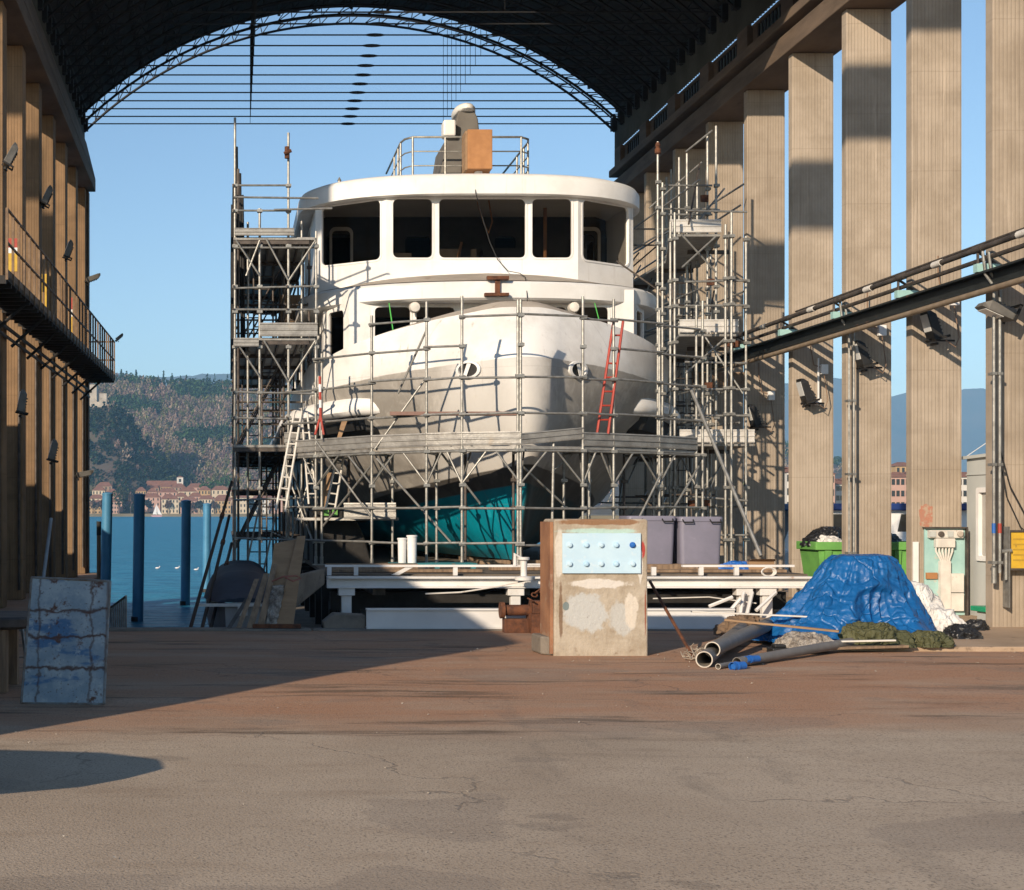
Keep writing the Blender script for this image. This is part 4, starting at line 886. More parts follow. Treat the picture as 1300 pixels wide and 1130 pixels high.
# funnel mast
ms = lambda z, xa, xb, ya, yb: [V((XC+xa,ya,z)),V((XC+xb,ya,z)),V((XC+xb,yb,z)),V((XC+xa,yb,z))]
mb = MB(); mb.loft([ms(8.98,-.55,.5,34.3,36.3),ms(10.55,-.32,.5,34.4,36.1),ms(10.60,-.14,.5,34.45,36.0),ms(11.05,-.05,.46,34.5,35.8),ms(11.3,.02,.38,34.6,35.6)]); mst = mb.build('funnel_mast', PM('mast_primer', (.15,.14,.125), (.11,.10,.09), 2, .7, 0, .1, 20), ship, bevel=.03)
mb = MB(); mb.loft([[V((XC+.2+a*.24*math.cos(t), 35.05+a*.6*math.sin(t), z)) for t in [i*math.pi/10 for i in range(20)]] for a, z in ((1,11.24),(1.12,11.28),(1.12,11.36),(.95,11.42),(.6,11.46),(.2,11.47))]); mb.build('mast_cap', m_white, mst, smooth=50)
mb = MB(); mb.box(XC-.4, XC-.11, 34.2, 34.6, 10.57, 10.95); mb.build('mast_step', m_white, mst, bevel=.04)
for x in (-2.9, 2.75):
    mb = MB(); mb.tube((XC+x,33.5,8.9),(XC+x,33.5,9.35),.035); mb.tube((XC+x,33.5,9.35),(XC+x,33.5,9.43),.05,8,.01); mb.build('vent_pipe', m_galv, ship, smooth=40)
cr = at(588.5,217,32.6)
t = thing('plywood_crate', 'orange brown box perched on the wheelhouse roof before the railing', 'crate', cr)
mb = MB(); mb.box(cr.x+.06, cr.x+.61, 32.4, 32.9, cr.z, cr.z+.88); mb.build('box', m_crate, t, bevel=.012); mb = MB(); mb.box(cr.x+.01,cr.x+.058,32.42,32.9,cr.z-.02,cr.z+.85); mb.build('side_board', m_ply, t)
mb = MB(); mb.lathe((cr.x+.34,32.65,9.02), [(.16,0),(.16,.04),(.09,.08),(.09,cr.z-9.03)], 14); mb.build('stand', m_white, t, smooth=40)
mb = MB(); pts = [at(602,224,31.2),at(604,245,30.9),at(612,275,31.15),at(622,308,31.15),at(632,330,31.1),at(645,344,30.9),at(660,347,30.4),at(667,352,29.7),at(669,372,29.55),at(670,392,29.5)]
mb.path(pts, .009, 6); tag(mb.build('hanging_cable', m_black), 'thin black cable hanging from the roof across the centre windows', 'cable')
mb = MB(); mb.tube(at(494,385,29.9), at(499,420,29.2), .012, 6); tag(mb.build('green_line', m_greenrope), 'bright green line hanging over the left lower window', 'rope')
mb = MB(); mb.tube(at(755,385,29.9), at(762,412,29.2), .010, 6); tag(mb.build('green_line', m_greenrope), 'bright green line hanging over the right lower window', 'rope')
# ------------------------------------------------------------------ cradle under the ship
ZD = .72
crd = thing('ship_cradle', 'white steel slipway cradle carrying the ship', 'cradle', (5.45, 30, -.85))
m_cr = PM('cradle_white_paint', (.72,.70,.68), (.60,.58,.55), 1.5, .5, 0, .08, 20, (.40,.28,.22), 2.6, (.60,.74))
mb = MB(); x0, x1 = at(415,0,23).x, at(1032,0,23).x
mb.box(x0, x1, 22.94, 23.2, .675, .705); mb.box(x0, x1, 23.05, 23.09, .55, .675); mb.box(x0, x1, 22.94, 23.2, .525, .55); mb.build('front_beam', m_cr, crd)
for xx in (x0, x1-.06): MB().box(xx, xx+.06, 22.97, 23.17, .551, .674).build('end_plate', m_cr, crd)
for px in (440, 655, 790, 945, 975): x = at(px,0,23).x; MB().loft([[V((x+u, 23.075+w_, z)) for u, w_ in rr(-k,k,-k*.8,k*.8,.01,2)] for z, k in ((-.85,.08),(.40,.08),(.41,.13),(.523,.13))]).build('leg', m_cr, crd)
mb = MB(); mb.box(x0, 6.0, 23.42, 23.5, .84, .875); mb.box(7.3, 9.1, 23.42, 23.5, .84, .875)
for px in (418, 452, 578, 738, 830, 890, 935): x = at(px,0,23.45).x; mb.box(x-.035, x+.035, 23.43, 23.49, .705, .84)
mb.prism([(2.62,23.44,.71),(2.74,23.44,.71),(2.98,23.44,.84),(2.86,23.44,.84)], (0,.04,0)); mb.build('edge_rail', m_cr, crd)
for x in (2.4, 4.7, 6.2, 8.5):
    mb = MB(); mb.box(x-.1, x+.1, 23.21, 48, .40, .66); mb.build('long_beam', m_oldtube, crd)
mb = MB()
for i in range(11): y = 24.4+2.3*i; mb.box(1.7, 9.3, y-.1, y+.1, .10, .39); mb.box(2.0, 2.2, y-.1, y+.1, -.85, .1); mb.box(8.7, 8.9, y-.1, y+.1, -.85, .1); mb.box(5.3, 5.6, y-.1, y+.1, -.85, .1)
mb.build('cross_beam', m_steel_dark, crd)
mb = MB(); mb.box(1.62, 9.38, 23.6, 48, .665, ZD); mb.build('deck', PM('cradle_deck', (.16,.13,.10), (.10,.08,.06), 3, .85, 0, .3, 20), crd)
mb = MB()
for i in range(9): y = 28.3+2.2*i; mb.box(XC-.6, XC+.6, y-.2, y+.2, ZD, .80)
mb.build('keel_block', m_wood, crd)
for (xa, ya, xb, yb, z, h) in ((1.7,24.1,4.2,24.5,.73,.045),(6.6,24.0,9.2,24.25,.73,.045),(1.66,24.6,3.2,24.85,.73,.12),(4.5,24.9,6.0,25.2,.73,.08)): MB().box(xa, xb, ya, yb, z, z+h).build('deck_plank', m_wood, crd)
for i in range(9): y = 29.2+2.1*i; MB().loft([[V((1.66+u, y+w_, z)) for u, w_ in rr(0, k, -.7, .7, .03, 2)] for z, k in ((ZD,1.15),(1.25,1.0),(1.75,.75))]).build('shade_block', m_steel_dark, crd)  # dark blocks added to stand for the shade under the hull
mb = MB(); mb.path([at(540,754,22.9), at(585,752,22.9), at(630,745,22.88), at(668,737,22.85)], .013, 6); mb.build('wire', m_cream, crd); mb = MB(); mb.path([at(829,760,22.9), at(900,758,22.9), at(960,766,22.9)], .01, 6); mb.build('wire', m_cream, crd)
mb = MB(); c = at(665,735,22.7)
mb.lathe(c, [(.14,-.02),(.14,.03),(.05,.05),(.05,.28),(.09,.30),(.09,.34)], 12); mb.path([c+V((0,0,.30)), c+V((-.14,0,.38)), c+V((-.14,-.02,.2))], .035, 8); mb.path([c+V((.05,0,.22)), c+V((.4,0,.22)), c+V((.5,.3,.22))], .02, 6); mb.build('valve', m_cr, crd, smooth=40)
mb = MB(); x = at(905,0,23).x
for a, b in (((915,790,22.7),(940,760,22.7)),((938,792,22.6),(944,752,22.9)),((946,790,22.6),(955,752,22.9)),((900,770,22.9),(930,758,22.9)),((960,775,22.7),(985,752,22.9))): mb.tube(at(*a), at(*b), .03, 6)
mb.build('lattice_stay', m_cr, crd)
# transverse white beam on the quay edge, in two lengths
m_hbeam = PM('scuffed_white_beam', (.70,.69,.67), (.60,.59,.575), 1.2, .5, 0, .05, 20, (.33,.27,.22), 3, (.64,.72))
for xa, xb, lab in ((at(465,0,21.15).x, at(671,0,21.15).x, 'long white steel beam on the quay edge left of the concrete block'),(at(800,0,21.15).x, at(932,0,21.15).x, 'shorter white steel beam on the quay edge right of the concrete block')):
    t = thing('steel_beam', lab, 'beam', ((xa+xb)/2, 21.2, .03), 'white beams on the quay edge')
    mb = MB(); mb.box(xa, xb, 21.13, 21.16, .055, .295); mb.build('web', m_hbeam, t); mb = MB(); mb.box(xa, xb, 21.10, 21.30, .296, .32); mb.build('flange', m_hbeam, t); mb = MB(); mb.box(xa, xb, 21.10, 21.30, .03, .054); mb.build('flange', m_hbeam, t)
tag(MB().prism([at(412,800,21.22),at(464,800,21.22),at(464,781,21.22),at(424,779,21.22),at(410,790,21.22)], (0,.35,0)).build('concrete_kerb', m_cement, bevel=.02), 'small broken concrete kerb at the left end of the long white beam', 'kerb')
# ------------------------------------------------------------------ scaffolding
def standard(t, p, z0, z1, mat=None, r=.025, joints=()):
    mb = MB(); mb.tube((p[0], p[1], z0), (p[0]+p[2] if len(p) > 2 else p[0], p[1], z1), r, 8); mb.box(p[0]-.06, p[0]+.06, p[1]-.06, p[1]+.06, z0-.012, z0+.012)
    mb.tube((p[0], p[1], z0+.02), (p[0], p[1], z0+.16), r*1.35, 8)
    dx = (p[2] if len(p) > 2 else 0)
    for z in joints:
        if z0 < z < z1: x = p[0]+dx*(z-z0)/(z1-z0); mb.tube((x, p[1], z-.035), (x, p[1], z+.035), r*2.0, 8); mb.box(x-.055, x+.055, p[1]-.064, p[1]-.02, z-.026, z+.026)
    mb.build('standard', mat or m_galv, t, smooth=40)
def ledger(t, a, b, r=.021, mat=None, name='ledger'): MB().tube(a, b, r, 8).build(name, mat or m_galv, t, smooth=40)
def toe(t, a, b, z0, z1, mat=None, tilt=0):              # ribbed steel plank on edge
    a, b = V((a[0], a[1], z0)), V((b[0], b[1], z0)); d = (b-a).normalized(); n = V((d.y, -d.x, 0)); h = z1-z0; loops = []
    for p, dz in ((a, 0), (b, tilt)):
        loops.append([p+n*o+V((0,0,dz+h*f)) for f, o in ((0,.0),(0,.03),(.10,.035),(.14,.018),(.42,.018),(.46,.036),(.54,.036),(.58,.018),(.86,.018),(.90,.035),(1,.03),(1,0))])
    MB().loft(loops).build('toe_board', mat or m_galv2, t)
def deck(t, pts, z, th=.05, mat=None): MB().prism([(x, y, z-th) for x, y in pts], (0,0,th)).build('platform_deck', mat or m_galv2, t)
bow = thing('bow_scaffold', 'galvanised tube scaffold with working platform wrapped round the ship bow', 'scaffold', (5.2, 26, ZD))
W = lambda px, d: (at(px,0,d).x, d)
front = [W(364,28.7), W(401,27.9), W(472,26.5), W(541.5,25.8), W(586.5,25.45), W(661,25.2), W(740,25.5), W(779,25.85), W(837,26.5), W(884,27.3)]
tops = [3.1, 4.9, 5.3, 5.45, 5.5, 5.4, 5.5, 5.5, 5.4, 5.6]
LZ = [1.17, 1.80, 3.44, 4.08, 4.62, 5.13]
for i, (p, zt) in enumerate(zip(front, tops)): standard(bow, p, ZD, zt, joints=LZ+[2.8, 2.2])
p = W(657.5,25.22); standard(bow, p, ZD, 5.4, joints=[1.17,1.8,2.8,4.08]); standard(bow, W(408.5,27.8), ZD, 4.75, joints=LZ+[2.8])
standard(bow, W(892,27.4), ZD, 5.7, joints=LZ+[2.8]); standard(bow, (*W(700,25.4), .04), ZD, 2.95); standard(bow, W(748,25.9), ZD, 2.8)
cen = V((XC, 31.5, 0)); inner = []
for p in front:
    d = (cen-V((p[0], p[1], 0))).normalized(); inner.append((p[0]+d.x*.95, p[1]+d.y*.95))
for p in inner[1:]: standard(bow, p, ZD, 2.85, joints=(1.8, 2.3), mat=m_oldtube if R.random() < .5 else None)
for k, z in enumerate(LZ):
    for i in range(len(front)-1):
        if z > 4.8 and i in (0, 1, 3): continue
        if 4.5 < z < 4.8 and i in (0, 4, 5, 6): continue
        if z < 1.3 and i in (6, 7): continue
        dz = R.uniform(-.03, .03); a, b = front[i], front[i+1]; e = .06
        ledger(bow, (a[0]-e, a[1]-.045, z+dz), (b[0]+e, b[1]-.045, z+dz*.5+R.uniform(-.02,.02)))
for i in range(len(front)-1):
    a, b, c, d = front[i], front[i+1], inner[i+1], inner[i]
    deck(bow, [a, b, c, d], 2.87)
    if i == 5: toe(bow, a, b, 2.885, 3.09, tilt=.12)
    else: toe(bow, a, b, 2.885, 3.125)
    ledger(bow, (*a, 2.79), (*b, 2.79)); 
for i in range(1, len(front)):
    a, b = front[i], inner[i]; ledger(bow, (*a, 2.78), (*b, 2.78), name='transom')
    ledger(bow, (*a, 2.2), ((a[0]+b[0])/2+.12, (a[1]+b[1])/2, 2.78), .018, name='brace')
    if i < len(front)-1:
        c = front[i+1]; e = front[i-1]; f = .42
        ledger(bow, (*a, 2.22), (a[0]+(c[0]-a[0])*f, a[1]+(c[1]-a[1])*f, 2.79), .018, name='brace'); ledger(bow, (*a, 2.22), (a[0]+(e[0]-a[0])*f, a[1]+(e[1]-a[1])*f, 2.79), .018, name='brace')
for a, b in (((478,582,26.3),(572,688,25.9)),((840,600,26.4),(790,700,25.9)),((887,592,27.2),(842,668,26.6)),((401,560,27.8),(470,655,26.6)),((472,590,26.5),(410,668,27.8)),((541,480,26.1),(476,570,26.4)),((505,500,26.4),(541,420,26.0)),((610,640,26.2),(560,575,26.2)),((661,590,25.6),(715,640,26)),((700,600,26),(745,560,26)),((364,600,28.6),(398,690,28.0))):
    ledger(bow, at(*a), at(*b), .02, name='brace')
rp_ = MB().tube(at(878,496,27.0), at(966,706,25.0), .032, 8).build('raking_tube', m_galv, bow, smooth=40)
# lower platform on the left with pale boards
deck(bow, [(1.3,28.0),(3.2,27.4),(3.3,28.3),(1.3,28.9)], 1.62); toe(bow, W(437,27.3), W(503,26.9), 1.60, 1.90, m_galv2)
# towers along both sides
def tower(t, xs, ys, tops, decks, ladders, mats):
    for j, y in enumerate(ys):
        for i, x in enumerate(xs):
            standard(t, (x, y, R.uniform(-.03,.03)), 0.70 if 1.6 < x < 9.4 else -.85 if x < 5 else .055, tops(i, j), mats(i, j), joints=[2.9,3.6,4.1,5.0,5.7,6.2,7.0,7.7,8.2])
tl = thing('port_scaffold', 'scaffold tower with three decks along the left side of the ship', 'scaffold', (.9, 32, -.85))
xs = [.13, .62, 1.19, 1.74]; ys = [28.9, 31.4, 33.9, 36.4, 38.9]
ft = {0: 9.55, 1: 7.75, 2: 9.25, 3: 7.3}
for j, y in enumerate(ys):
    for i, x in enumerate(xs):
        if j > 0 and i == 1: continue
        standard(tl, (x, y), ZD if x > 1.62 else -.85, ft[i] if j == 0 else (8.9-.35*j if i == 0 else 7.5), m_oldtube if (j > 0 or i == 0 and False) else m_galv, joints=[1.2,2.2,3.6,4.1,5.0,5.7,6.2,7.0,7.7,8.2])
standard(tl, (.4, 30), -.85, 7.7, joints=(3,5,7)); standard(tl, (1.48, 29.4), ZD, 7.6, joints=(3,5,7)); standard(tl, (.2, 29.6), -.85, 8.7, m_oldtube)
for z in (3.06, 5.18, 7.17):
    deck(tl, [(.1,28.85),(1.72,28.85),(1.62,31.4),(1.5,39),(.1,39)], z, .05, m_galv2)
    for k in range(5):
        y = ys[k]; MB().box(.1, 1.6, y-.03, y+.03, z-.13, z-.052).build('deck_joist', m_oldtube, tl)
    for k in range(8): x = .2+.2*k; MB().box(x-.02, x+.02, 28.9, 39, z-.10, z-.053).build('deck_runner', m_oldtube, tl)
toe(tl, (.12,28.8), (1.3,28.8), 7.19, 7.34); toe(tl, (.62,28.8), (1.76,28.8), 5.20, 5.47); toe(tl, (.1,28.8), (.6,28.8), 5.0, 5.16); toe(tl, (1.1,28.75), (1.74,28.75), 3.08, 3.3)
for z in (7.7, 8.2): ledger(tl, (.1,28.86,z), (1.22,28.86,z))
for z in (1.2, 2.0, 3.6, 4.1, 5.75, 6.2, 6.95, 7.95): 
    ledger(tl, (.1,28.86,z+R.uniform(-.04,.04)), (1.78,28.86,z+R.uniform(-.05,.05)))
for z in (1.2, 3.6, 4.1, 5.75, 6.2, 7.7, 8.2):
    for x in (.1, 1.16):
        if x > 1 and z > 7.3: continue
        ledger(tl, (x,28.8,z), (x,39,z), mat=m_oldtube)
for k, y in enumerate(ys[1:]):
    for z in (1.2, 2.2, 4.1, 6.2): ledger(tl, (.1,y,z), (1.74,y,z), mat=m_oldtube)
for y in (31.4, 33.9, 36.4):
    for (za, zb) in ((.9,3.0),(3.1,5.1),(5.2,7.1)):
        ledger(tl, (.13,y,za), (1.19,y+.02,zb), .018, m_oldtube, 'brace'); ledger(tl, (.13,y-.05,za), (.13,y+2.4,zb), .018, m_oldtube, 'brace')
for a, b in (((.35,6.4),(.62,7.1)),((1.19,6.3),(.75,7.12)),((1.19,6.3),(1.72,7.1)),((1.19,4.3),(.7,5.12)),((1.19,4.3),(1.72,5.12)),((.62,6.4),(.15,7.1)),((.62,4.4),(.15,5.1)),((1.19,1.0),(1.72,2.8)),((1.74,1.0),(1.19,2.8)),((.62,.2),(1.19,2.9)),((.13,-.4),(.62,1.9))): ledger(tl, (a[0],28.82,a[1]), (b[0],28.8,b[1]), .019, name='brace')
for x, z0, z1, y in ((.75,3.1,5.15,32.5),(.35,5.2,7.15,34.2),(.8,1.0,3.0,35),(.55,5.2,7.15,31.6),(.35,3.1,5.1,36.8),(.45,-.8,3.0,33.0)):
    mb = MB(); mb.tube((x,y,z0),(x,y+.25,z1),.02,6); mb.tube((x+.42,y,z0),(x+.42,y+.25,z1),.02,6); n = int((z1-z0)/.27)
    for i in range(1, n): z = z0+(z1-z0)*i/n; mb.tube((x,y+.25*i/n,z),(x+.42,y+.25*i/n,z),.014,6)
    mb.build('access_ladder', m_oldtube, tl)
for (ya, yb, za, zb) in ((29.0,36,7.2,7.85),(29.0,38,6.0,6.9),(29.2,38,5.2,5.9)): MB().box(.05, .10, ya, yb, za, zb).build('side_board', m_steel_dark, tl)
MB().box(1.2, 1.7, 34, 34.06, 5.25, 6.8).build('back_board', m_wood, tl)
for dx, z1 in ((.0,9.3),(.07,8.75),(.12,8.3)): MB().tube((.21+dx,30.2,5), (.17+dx,30.2,z1), .028, 8).build('stored_tube', m_steel_dark, tl)
mb = MB(); mb.tube((1.16,28.8,8.72),(1.16,28.8,8.95),.05,8); mb.tube((1.1,28.74,8.8),(1.24,28.74,8.86),.035,6); mb.build('rusty_coupler', m_rust, tl); ledger(tl, (.9,28.78,7.7), (2.05,28.75,7.72), .02)
trs = thing('starboard_scaffold', 'scaffold tower with bright deck ends between the ship and the right hand pillars', 'scaffold', (9.5, 31, 0))
sp = [(835,28.6,180,.72),(841,29.2,232,.72),(851,28.25,282,.72),(856.5,28.1,270,.72),(898,29.2,173,.06),(909,28.9,160,.06),(921,27.9,285,.06),(928.5,27.85,270,.06),(947,28.2,300,.06),(872,31,195,.06),(862,33.2,200,.06),(885,31.2,230,.06),(852,35,215,.06),(846,37,225,.06),(902,31,300,.06),(878,33.5,300,.06),(868,35.6,300,.06)]
for px, d, py, z0 in sp: standard(trs, W(px,d), z0, at(0,py,d).z, joints=[1.2,2.2,3.6,4.1,5.0,5.7,6.2,7.0,7.7,8.2])
for z, xa, xb, ya in ((7.17,8.62,9.62,28.5),(5.18,8.72,9.85,28.2),(3.06,8.75,10.2,28.3)):
    deck(trs, [(xa,ya),(xb,ya),(10.3,31.5),(10.3,38),(9.5,38),(9.45,31.5)], z); toe(trs, (xa,ya-.03), (xb,ya-.03), z+.02, z+.27, m_paletoe)
    for k in range(4): y = 30+2.3*k; MB().box(9.45, 10.3, y-.03, y+.03, z-.13, z-.052).build('deck_joist', m_oldtube, trs)
toe(trs, W(878,33), W(945,33), 4.55, 4.9, m_wood); toe(trs, (9.5,31.9), (10.25,31.9), 1.2, 1.5)
for z in (8.25, 7.67): ledger(trs, (8.7,29.1,z), (9.66,29.1,z))
for z in (7.5, 5.75, 6.2, 4.6, 3.6, 4.1, 2.0, 1.3): ledger(trs, (8.8,28.1,z+R.uniform(-.05,.05)), (9.95,27.95,z+R.uniform(-.06,.06)))
for z in (8.3, 7.75, 6.2, 5.7, 4.2, 3.6, 1.9):
    for x in (9.35, 10.2): ledger(trs, (x+R.uniform(-.1,.1),28.9,z+R.uniform(-.1,.1)), (x-.05,38,z+R.uniform(-.1,.1)))
for y in (31.1, 33.3, 35.3):
    for z in (8.2, 6.1, 4.0, 2.1): ledger(trs, (9.3,y,z), (10.4,y,z), mat=m_oldtube if z < 5 else None)
RS = random.Random(3)
for i in range(26):
    y = RS.choice((28.3, 29.0, 31, 33.2, 35)); x = RS.uniform(8.9, 9.6); z = RS.uniform(.8, 7.6)
    ledger(trs, (x,y-.05,z), (x+RS.choice((-.8,.7,.9)),y+RS.uniform(0,1.8),z+RS.uniform(.7,1.7)), .019, m_oldtube if RS.random() < .3 else None, 'brace')
for (x,y,z),(a,b,c) in (((8.75,28.1,6.45),(9.5,28.4,7.1)),((9.5,28.4,6.4),(8.8,28.3,7.12)),((8.8,28.05,4.4),(9.6,28.1,5.1)),((9.85,27.9,4.0),(9.2,28.1,5.1)),((9.1,29,8.9),(9.66,29.1,9.35)),((8.95,31,8.2),(10.1,31.1,9.2))): ledger(trs, (x,y,z), (a,b,c), .019, name='brace')
for x, z0, z1, y in ((9.55,5.2,7.15,31.2),(9.7,3.1,5.15,31.5),(9.6,.1,3.0,31.4)):
    mb = MB(); mb.tube((x,y,z0),(x,y+.25,z1),.02,6); mb.tube((x+.42,y,z0),(x+.42,y+.25,z1),.02,6)
    for i in range(1, 8): z = z0+(z1-z0)*i/8; mb.tube((x,y+.25*i/8,z),(x+.42,y+.25*i/8,z),.014,6)
    mb.build('access_ladder', m_oldtube, trs)
mb = MB(); c = at(835,186,28.6); mb.lathe(c, [(.03,-.16),(.06,-.13),(.06,-.05),(.035,-.03),(.055,.02),(.03,.08)], 10); c = at(894,252,29.1); mb.box(c.x-.07,c.x+.07,c.y-.06,c.y+.02,c.z-.07,c.z+.06); mb.build('rusty_coupler', m_rust, trs, smooth=40)
for i in range(9): c = V((RS.uniform(9.0, 9.9), RS.uniform(27.9, 29), RS.choice((3.1, 5.0, 4.2, 6.2, 1.9)))); MB().box(c.x-.06, c.x+.06, c.y-.05, c.y+.05, c.z-.06, c.z+.06).build('loose_coupler', m_rust, trs)
# things on the scaffold
def ladder(a0, a1, b0, b1, r, n, mat, name, label, rung=None):
    t = thing(name, label, 'ladder', (V(a0)+V(b0))/2); mb = MB(); mb.tube(a0, a1, r, 6); mb.build('rail', mat, t); mb = MB(); mb.tube(b0, b1, r, 6); mb.build('rail', mat, t)
    for i in range(1, n): f = i/n; mb = MB(); mb.tube(V(a0).lerp(V(a1), f), V(b0).lerp(V(b1), f), r*.7, 6); mb.build('rung', rung or mat, t)
ladder(at(758,551,25.75), at(779,408,25.95), at(772,551,25.75), at(791,408,25.95), .024, 8, m_red, 'red_ladder', 'red ladder leaning on the guard rail right of the bow')
ladder(at(350,648,28.0), at(374,522,28.6), at(362,650,28.0), at(383,522,28.6), .024, 9, m_cream, 'step_ladder', 'pale worn step ladder rising through the platform at the left of the hull')
ladder(at(392,640,28.3), at(383,524,28.62), at(402,640,28.3), at(390,524,28.62), .02, 9, m_cream, 'step_ladder', 'rear frame of a pale step ladder leaning against its pair')
ladder(at(412,652,27.9), at(429,575,28.3), at(424,654,27.9), at(437,575,28.3), .022, 6, m_cream, 'green_footed_ladder', 'short pale ladder with green feet on the lower platform')
for px in (414, 425): c = at(px,652,27.88); mb = MB(); mb.box(c.x-.05,c.x+.05,c.y-.05,c.y+.05,c.z-.04,c.z+.08); tag(mb.build('ladder_foot', m_green), 'green rubber foot %s the short pale ladder' % ('under the left rail of' if px == 414 else 'under the right rail of'), 'ladder foot', 'green ladder feet')
t = thing('marker_pole', 'red and white striped pole standing on the platform at the left', 'pole', at(407,550,27.5))
a, b = at(407,528,27.5), at(406,478,27.6)
for i in range(5): MB().tube(a.lerp(b, i/5), a.lerp(b, (i+1)/5-.002), .028, 10).build('band', m_red if i % 2 == 0 else m_whitep, t)
MB().tube(a, at(411,552,27.4), .022, 8).build('leg', m_red, t); MB().tube(a, at(400,552,27.4), .022, 8).build('leg', m_red, t); MB().tube(a, at(407,552,27.9), .022, 8).build('leg', m_whitep, t)
a, b = at(495,525,26.0), at(664,525,25.32); mb = MB(); mb.prism([a+V((0,0,-.03)), b+V((0,0,-.03)), b+V((0,0,.035)), a+V((0,0,.035))], (.06,.16,0)); tag(mb.build('long_plank', PM('purple_brown_plank', (.25,.15,.12), (.18,.11,.09), 4, .8)), 'long thin brown plank lying across the guard rail before the bow', 'plank')
a, b = at(425,578,27.6), at(438,548,27.7); mb = MB(); mb.prism([at(428,556,27.8), at(433,556,27.8), at(441,534,27.9), at(434,534,27.9)], (0,.04,0)); tag(mb.build('short_board', m_ply), 'short board propped under the left sponson', 'board')
mb = MB(); mb.prism([at(405,650,28.1), at(414,650,28.1), at(423,600,28.2), at(415,600,28.2)], (0,.05,0)); tag(mb.build('leaning_board', m_ply), 'narrow board leaning beside the short ladder on the lower platform', 'board')
for px, py0, py1, rr_, lab in ((510.5,683,711,.075,'shorter of two white plastic tubes standing on the cradle deck'),(523,679.5,711,.085,'taller of two white plastic tubes standing on the cradle deck')):
    c = at(px,py1,25.05); c.z = ZD+.132; top = at(px,py0,25.05).z; mb = MB(); h = top-c.z
    mb.lathe(c, [(rr_*.9,0),(rr_,h-.03),(rr_*1.12,h-.028),(rr_*1.12,h),(rr_*.85,h),(rr_*.8,.02)], 18); tag(mb.build('white_tube', m_whitep, smooth=40), lab, 'tube', 'white tubes on the cradle')
m_tealp = PM('teal_pallet_paint', (.03,.22,.24), (.02,.16,.18), 4, .6, 0, .2, 20, (.2,.17,.13), 4, (.6,.7))
t = thing('teal_pallet', 'teal painted pallet under the white tubes', 'pallet', (3.4, 25, ZD)); xa, xb = at(497,0,25).x, at(603,0,25).x
MB().box(xa, xb, 24.75, 25.5, ZD+.105, ZD+.13).build('deck', m_tealp, t)
for x in (xa+.05, (xa+xb)/2, xb-.1): MB().box(x, x+.08, 24.78, 25.48, ZD, ZD+.104).build('runner', m_tealp, t)
# three raking shores on the left
for k, (a, b, lab) in enumerate((((294,612,28.7),(241,800,21.9),'longest dark raking tube, outermost of three at the left scaffold'),((291,655,28.7),(256,800,22.1),'middle of three dark raking tubes at the left scaffold'),((294,690,28.6),(267,800,22.3),'shortest dark raking tube, nearest the covered boat'))):
    t = thing('raking_shore', lab, 'prop', at(*b), 'raking shores of the left scaffold'); a, b = at(*a), at(*b); b2 = b+(b-a)*.06; MB().tube(a, b2, .03, 8).build('tube', m_steel_dark, t); m = a.lerp(b, .28); MB().tube(m-(b-a).normalized()*.1, m+(b-a).normalized()*.1, .044, 8).build('coupler', m_rust, t)
# ------------------------------------------------------------------ yard clutter
def noisy(v, f, o=0): return noise.noise(V((v.x*f+o, v.y*f-o, v.z*f+o*.5)))
# concrete anchor block with bolted plate
def blockm():
    q = NT('patched_block_concrete'); v = q.coord(rnd=False); s = q.sep(v); x, z = s[0], s[2]
    col = q.mix(q.ramp(q.noise(v, 2.2, 8, .68), .35, .65), (.46,.40,.32), (.33,.27,.20))
    def patch(cx, cz, rx, rz, seed, c, soft=.25, amt=1.):
        nonlocal col
        dx = q.math('DIVIDE', q.math('SUBTRACT', x, cx), rx); dz = q.math('DIVIDE', q.math('SUBTRACT', z, cz), rz)
        d = q.math('SQRT', q.math('ADD', q.math('MULTIPLY', dx, dx), q.math('MULTIPLY', dz, dz)))
        d = q.math('ADD', d, q.math('MULTIPLY', q.math('SUBTRACT', q.noise(q.coord((1,1,1), False, (seed, seed, 0)), 5, 6, .65), .5), 1.5))
        col = q.mix(q.ramp(d, 1-soft, 1, amt, 0), col, c)
    patch(-.18, .50, .30, .26, 2, (.47,.47,.45)); patch(.25, .45, .16, .22, 5, (.46,.45,.42)); patch(.0, .86, .40, .06, 7, (.62,.58,.53)); patch(.36, .55, .09, .22, 9, (.60,.54,.46), .2)
    patch(-.50, 1.2, .05, .35, 4, (.58,.53,.46)); patch(.50, 1.27, .03, .12, 1, (.38,.06,.05)); patch(.47, 1.1, .03, .3, 6, (.6,.56,.5)); patch(-.42, .60, .04, .05, 3, (.18,.22,.22), .1); patch(.0, 1.49, .5, .04, 8, (.42,.56,.50), .4)
    patch(.0, 1.60, .6, .045, 11, (.26,.15,.085), .3); patch(-.48, .55, .03, .35, 13, (.16,.09,.05), .4, .8); patch(.53, .55, .012, .3, 17, (.25,.06,.03), .3, .9)
    col = q.mix(q.ramp(q.noise(v, 9, 8, .7), .58, .7, 0, .55), col, (.19,.135,.095)); q.bump(q.noise(v, 11, 9, .72), .7, .03); return q.fin(col, .92, 0, .2)
bx = at(763,0,17.4).x
blk = thing('anchor_block', 'stained concrete anchor block with pale blue bolted plate in the middle of the yard', 'concrete block', (bx, 17.4, 0))
mb = MB(); lp = []
for z, e in ((-.02,.0),(.3,.0),(.8,-.004),(1.61,.0),(1.635,-.012)): lp.append([(bx-.56-e,17.4-e,z),(bx+.56+e,17.4-e,z),(bx+.56+e,18.0+e,z),(bx-.56-e,18.0+e,z)])
mb.loft(lp); mb.build('block', blockm(), blk, bevel=.018)
